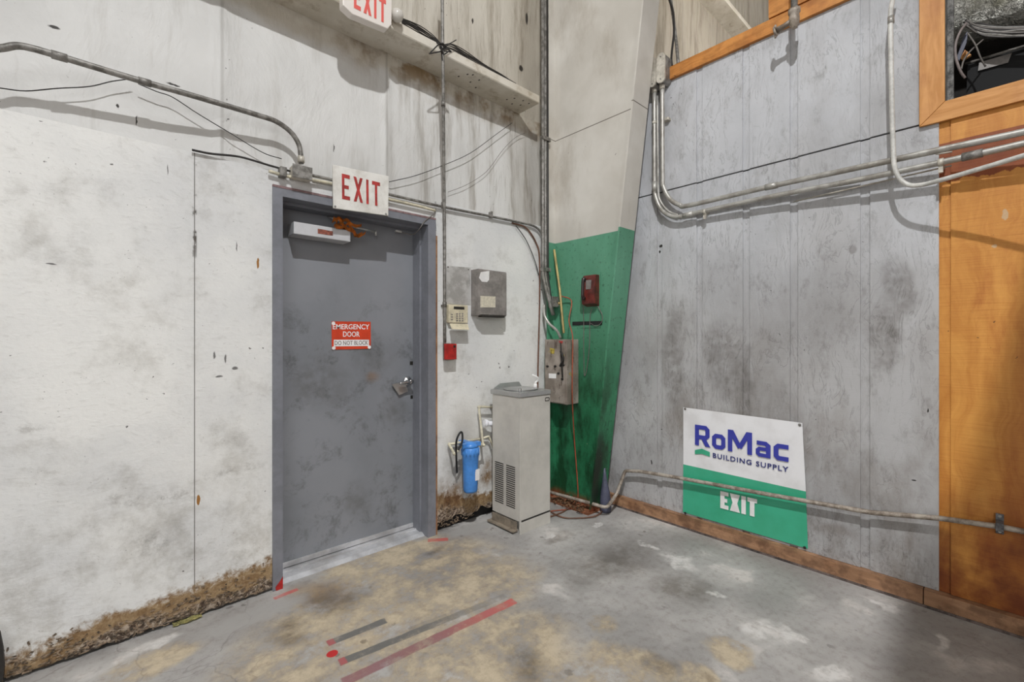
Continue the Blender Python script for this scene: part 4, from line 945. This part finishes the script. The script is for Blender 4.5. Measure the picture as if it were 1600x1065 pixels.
# ---------------- inside the hole in the partition ----------------
bm = bm_new(); ducty = smooth_path([Vector((D2+.55, .30, 3.22)), Vector((D2+.50, -.1, 3.16)), Vector((D2+.45, -.6, 3.12)), Vector((D2+.42, -1.3, 3.12))], 8)
tube(bm, ducty, .24, 28)
for v in bm.verts: v.co += Vector((1, 1, 1))*.018*mnoise.noise(v.co*14)
obj('foil_duct', bm, M_foil, None, label='crumpled silver foil duct inside the framed opening', cat='duct')
def W2(px, py, o): return R(px, py, -o)
bm = bm_new()
quadprism(bm, [W2(1512,97,.35), W2(1700,50,.35), W2(1700,150,.35), W2(1508,200,.35)], (1,0,0), .25)
obj('black_equipment_box', bm, M_blackm, None, label='black sheet metal box inside the framed opening', cat='box')
tub('metal_strap', [W2(1508,100,.33), W2(1620,66,.33)], .007, M_emtd, None, 8, label='thin metal strap along the top of the black box in the opening', cat='strap')
panel('grey_tag', [W2(1530,98,.34), W2(1581,83,.34), W2(1575,98,.34), W2(1528,111,.34)], (-1,0,0), .003, M_greybox, None, label='grey slanted plate on the face of the black box', cat='plate')
for k in range(10):
    rnd = random.Random(60+k); y0p = 37+k*1.9
    pts = [W2(1508+rnd.uniform(-3,3), 34+rnd.uniform(-4,6), .2), W2(1530, y0p+rnd.uniform(-1,1), .22), W2(1560, y0p+4+rnd.uniform(-1,1), .22), W2(1600, y0p+4+rnd.uniform(-2,2), .22), W2(1680, y0p+rnd.uniform(-2,2), .22)]
    tub('attic_cable', smooth_path(pts, 5), .0045, (M_wire, M_emtd, M_wiregr)[k % 3], None, 6, label='one of a bundle of grey and black cables strung across the opening', cat='cable', group='cable bundle in the opening')
tub('grey_hose', smooth_path([W2(1510,36,.14), W2(1500,50,.12), W2(1493,70,.11), W2(1494,92,.11), W2(1501,112,.12), W2(1508,122,.14)], 6), .0058, simple('mauve_grey_cable', (140,128,124), .5, 0, .1), None, 8, label='pale grey cable looping down the left side of the opening', cat='cable')
tub('hanging_wire', smooth_path([W2(1512,52,.16), W2(1524,70,.17), W2(1532,90,.18), W2(1540,104,.2)], 5), .004, M_wiregr, None, 6, label='grey wire dropping diagonally onto the black box', cat='wire')
tub('hanging_wire', smooth_path([W2(1536,62,.2), W2(1516,80,.17), W2(1506,94,.15), W2(1502,108,.13)], 5), .004, M_wiregr, None, 6, label='grey wire crossing down to the left side of the opening', cat='wire')
panel('wood_scrap', [W2(1500,94,.3), W2(1508,80,.3), W2(1518,88,.3), W2(1504,96,.3)], (-1,0,0), .02, M_trimy, None, label='small orange wood scrap inside the opening', cat='wood scrap')
panel('grey_tape', [W2(1505,60,.2), W2(1512,50,.2), W2(1511,66,.2), W2(1499,96,.2), W2(1495,90,.2)], (-1,0,0), .01, M_navyob, None, label='slate grey tape hanging behind the pale cable', cat='tape')
bx('side_post', (D2+.12, YO-.022, ZO-.02), (D2+.16, YO+.02, 3.7), M_fluff, None, label='grey fluffy post along the left edge of the opening', cat='post')
bx('white_batten', (D2+.62, -1.6, 3.50), (D2+.66, .3, 3.56), M_white, None, label='white batten above the foil duct', cat='batten')

# ---------------- banner ----------------
BN = thing('supply_banner', R(1160,840,0), 'white and green company banner with blue lettering on the grey siding', 'sign')
nr = (-1, 0, 0); ob_ = .006
corn = dict(TL=(1067.6,636), TR=(1253.8,660.4), BR=(1262.4,857), BL=(1067,799.6), ML=(1067.6,725), MR=(1259.2,767.5))
def cur(a, b, t): return (a[0]+(b[0]-a[0])*t, a[1]+(b[1]-a[1])*t)
def sheet(tl, tr, br, bl, mat, nm, parent, n=16, lb=None):
    bm = bm_new(); P = [[None]*(n+1) for _ in range(n+1)]
    T0, T1, B0, B1 = R(*tl, ob_), R(*tr, ob_), R(*bl, ob_), R(*br, ob_)
    for j in range(n+1):
        for i in range(n+1):
            u, v = i/n, j/n; a = T0.lerp(T1, u); b = B0.lerp(B1, u); p = a.lerp(b, v)
            p.x -= .010*max(0, (u-.75))**1.0*math.sin(math.pi*min(1, (p.z-.45)/.5)) if p.z > .45 else 0
            P[j][i] = bm.verts.new(p)
    for j in range(n):
        for i in range(n): f = bm.faces.new((P[j][i], P[j][i+1], P[j+1][i+1], P[j+1][i])); f.smooth = True
    return obj(nm, bm, mat, parent, label=lb)
sheet(corn['TL'], corn['TR'], corn['MR'], corn['ML'], M_banw, 'upper_field', BN, lb='glossy white upper field')
sheet(corn['ML'], corn['MR'], corn['BR'], corn['BL'], M_bang, 'lower_field', BN, lb='green lower field')
w_ = .20
LR = pl([(.1, 0), (.1, .9), (.52, .9), (.62, .80), (.62, .52), (.52, .42), (.1, .42)], w_) + [[(.28, .42), (.50, .42), (.76, 0), (.52, 0)]]
LO = pl([(.1, .18), (.19, .09), (.44, .09), (.53, .18), (.53, .52), (.44, .61), (.19, .61), (.1, .52)], .19, True)
LM = [rect(0, 0, w_, 1), rect(.86, 0, .86+w_, 1), [(0, 1), (.24, 1), (.61, .30), (.46, .18)], [(1.06, 1), (.82, 1), (.45, .30), (.60, .18)]]
LA = pl([(.06, .61), (.42, .61), (.53, .52), (.53, 0)], .18) + pl([(.53, .36), (.17, .36), (.10, .29), (.10, .15), (.17, .085), (.53, .085)], .16)
LC = pl([(.58, .61), (.19, .61), (.10, .52), (.10, .18), (.19, .09), (.58, .09)], .19)
P = sh(LR, 0)+sh(LO, .84)+sh(LM, 1.58)+sh(LA, 2.78)+sh(LC, 3.52)
ol = ob_+.0045
bmw = ink('lettering', P, R(1086,694.8,ol), R(1232.2,721.5,ol), R(1086,662.8,ol), nr, M_blue, BN, .0012, 'large blue lettering')
ink('lettering', font_polys('BUILDING SUPPLY', .018, 1.2), R(1113.8,714.6,ol), R(1232,737.8,ol), R(1113.8,707.0,ol), nr, M_navy, BN, .0012, 'small navy lettering')
zz_ = lambda a, b: R(1050+a/4.26, 620+b/4.26, ol)
panel('roof_mark', [zz_(153,352), zz_(200,344), zz_(252,367), zz_(252,397), zz_(200,378), zz_(153,380)], nr, .0012, M_bang, BN)
ink('lettering', exit_polys(.27, .09, .52), R(1125.6,793.2,ol), R(1183,808,ol), R(1125.6,766.5,ol), nr, M_white, BN, .0012, 'white EXIT lettering')
for a, b in ((1070.8,638), (1249.6,663.3), (1071,801), (1257.5,855)):
    bm = bm_new(); lathe(bm, [(.007, 0), (.008, .003), (.003, .005)], R(a, b, ob_+.003), nr, 14); obj('grommet', bm, M_emtd if b < 700 else M_dark, BN)

# ---------------- low pipe along the foot of the walls ----------------
LP = thing('low_pipe', R(1200,771,.05), 'grey low pipe crossing in front of the banner and bending down to the floor', 'pipe')
zf = .03
lp = [G(800,752,.075), G(858,768,.075), G(905,781,.075), G(948,793,.075), R(963,772,.10), R(977,735,.055), R(1000,736,.05), R(1060,746,.048), R(1200,772,.045), R(1362,800.5,.045), R(1470,809.5,.05), R(1562,822.5,.05), R(1600,830,.05), R(1700,850,.05)]
tub('pipe_run', fillet(lp, [.1,.1,.03,.05,.03,.03,.3,.5,.5,.5,.5,.5]), .0125, M_pipe, LP, 12)
q = R(1562,822,.05)
bm = bm_new(); box(bm, (D2-.012, q.y-.013, q.z-.045), (D2-.001, q.y+.013, q.z+.045)); box(bm, (D2-.068, q.y-.013, q.z-.018), (D2-.01, q.y+.013, q.z-.012)); box(bm, (D2-.068, q.y-.013, q.z+.012), (D2-.01, q.y+.013, q.z+.018)); box(bm, (D2-.069, q.y-.013, q.z-.018), (D2-.064, q.y+.013, q.z+.018)); bevel(bm, .0015, 1)
obj('clamp', bm, dmetal('dark_clamp', (92,92,94), (130,130,132), .4, .6), LP)
for dz in (-.035, .035):
    bm = bm_new(); lathe(bm, [(.006, 0), (.005, .004)], (D2-.012, q.y, q.z+dz), nr, 10); obj('bolt', bm, M_steel, LP)
# slate cone leaning on the column foot
bm = bm_new(); bc = G(948,784,.0); tp = G(945,702,.0); topz = L(945,706,.0).z
cb = Vector((2.80, 1.965, 0))
prof = [(.040, .0), (.044, .03), (.042, .08), (.036, .14), (.025, .20), (.014, .27), (.008, .33)]
lathe(bm, prof, Vector((2.838, 2.045, .0)), (-.02, .02, 1), 18)
obj('rubber_boot_cover', bm, M_navyob, None, label='slate blue tapered rubber object at the foot of the column', cat='cover')
# cords on the floor
tub('floor_cord', smooth_path([G(845,790,.008), G(862,800,.008), G(880,808,.008), G(905,809,.008), G(930,806,.008), G(940,798,.008), G(925,792,.008), G(895,792,.008), G(878,800,.008), G(862,806,.008), G(845,808,.008)], 6), .0052, M_bcord, None, 8, label='brown looped cord lying on the floor right of the fountain', cat='cord')
tub('floor_cord', smooth_path([G(850,781,.006), G(875,781,.006), G(898,782,.006), G(905,788,.006), G(888,795,.006), G(862,798,.006), G(846,803,.006)], 6), .0048, M_ocord, None, 8, label='orange looped cord nearest the column on the floor', cat='cord')
# litter at the column foot
bm = bm_new(); rnd = random.Random(9)
for k in range(90):
    t_ = rnd.random(); c0 = Vector((2.70+rnd.uniform(-.06,.08), 2.46-.34*t_, rnd.uniform(.016,.035))); a = rnd.uniform(0, 3.14); l_ = rnd.uniform(.01,.035)
    d_ = Vector((math.cos(a), math.sin(a), rnd.uniform(-.2,.2)))*l_; tube(bm, [c0, c0+d_], rnd.uniform(.003,.008), 5)
obj('debris', bm, M_litter, None, label='scatter of brown scraps along the foot of the green column', cat='debris', kind='stuff')
bm = bm_new(); q = G(877,760,.02); sphere(bm, q, .024, 8); 
for v in bm.verts: v.co += Vector((mnoise.noise(v.co*40), mnoise.noise(v.co*40+Vector((5,0,0))), mnoise.noise(v.co*40+Vector((0,9,0)))))*.012
obj('paper_scrap', bm, M_litterp, None, label='pale crumpled scrap at the foot of the green column', cat='scrap')
# rag at the foot of the left wall
bm = bm_new(); q = G(290,966,0); n = 14; P = []
for j in range(5):
    row = []
    for i in range(n):
        u = i/(n-1)-.5; v = j/4-.5; p = G(293,971,0)+Vector((u*.11, v*.035-u*.0, 0)); p.z = .006+.012*abs(mnoise.noise(Vector((u*9, v*5, 1))))*1.5*(1-abs(u))
        p.y += .012*mnoise.noise(Vector((u*8, 2, v*3))); row.append(bm.verts.new(p))
    P.append(row)
for j in range(4):
    for i in range(n-1): bm.faces.new((P[j][i], P[j][i+1], P[j+1][i+1], P[j+1][i]))
bmesh.ops.solidify(bm, geom=list(bm.faces), thickness=-.004)
obj('yellow_rag', bm, M_yel, None, label='small yellow-green scrap on the floor against the left wall', cat='rag')
bm = bm_new(); q = G(2,1058,0); quadprism(bm, [L(-10,975,.03), L(1,985,.03), L(6,1010,.03), L(8,1035,.03), L(6,1058,.03), L(-12,1068,.03)], (0,-1,0), .02)
obj('rubber_strip', bm, M_fdark, None, label='dark upright strip at the bottom left edge of the wall', cat='strip')
# peeled splinters of sheathing along the rotten edge
bm = bm_new(); rnd = random.Random(14)
for k in range(420):
    x_ = rnd.uniform(-.35, .655) if k < 330 else rnd.uniform(1.68, 1.98)
    z_ = abs(rnd.gauss(0, .05))+.012+(.02 if k >= 330 else 0)
    if z_ > .15: continue
    a = rnd.uniform(0, 3.14); l_ = rnd.uniform(.01,.03); d_ = Vector((math.cos(a)*l_, -rnd.uniform(.0,.008), math.sin(a)*l_*.7)); c0 = Vector((x_, D1-.002, z_)); w2_ = Vector((-math.sin(a), 0, math.cos(a)))*rnd.uniform(.0015,.004)
    vv = [c0-w2_, c0+d_-w2_, c0+d_+w2_, c0+w2_]
    if min(v.z for v in vv) < .004: continue
    quadprism(bm, vv, (0,-1,0), .0012)
o_ = obj('board_splinters', bm, simple('splintered_osb', (158,136,112), .85, 0, .3, 60), WL, kind='stuff')

# unseen slab added overhead, its edge shaped to shade the near right corner
LP0 = Vector((.05, -.2, 4.9)); zd = 3.1
def up(p): p = Vector(p); t = (LP0.z-zd)/(LP0.z-p.z); q = LP0+(p-LP0)*t; return (q.x, q.y, zd)
eg = [up(p) for p in ((1.0,.265,0), (2.227,.306,0), (2.889,.336,0), (3.02,.20,.22), (3.02,.142,.336), (3.02,-.04,1.28), (3.02,-.10,1.7))]
bm = bm_new(); quadprism(bm, eg+[(eg[-1][0]+.5, eg[-1][1]-.1, zd), (eg[-1][0]+.5, -1.2, zd), (eg[0][0], -1.2, zd)], (0, 0, 1), .1)
obj('overhead_blocker', bm, M_blocker, None, label='grey overhead slab out of view, added to shade the near right corner', cat='duct')
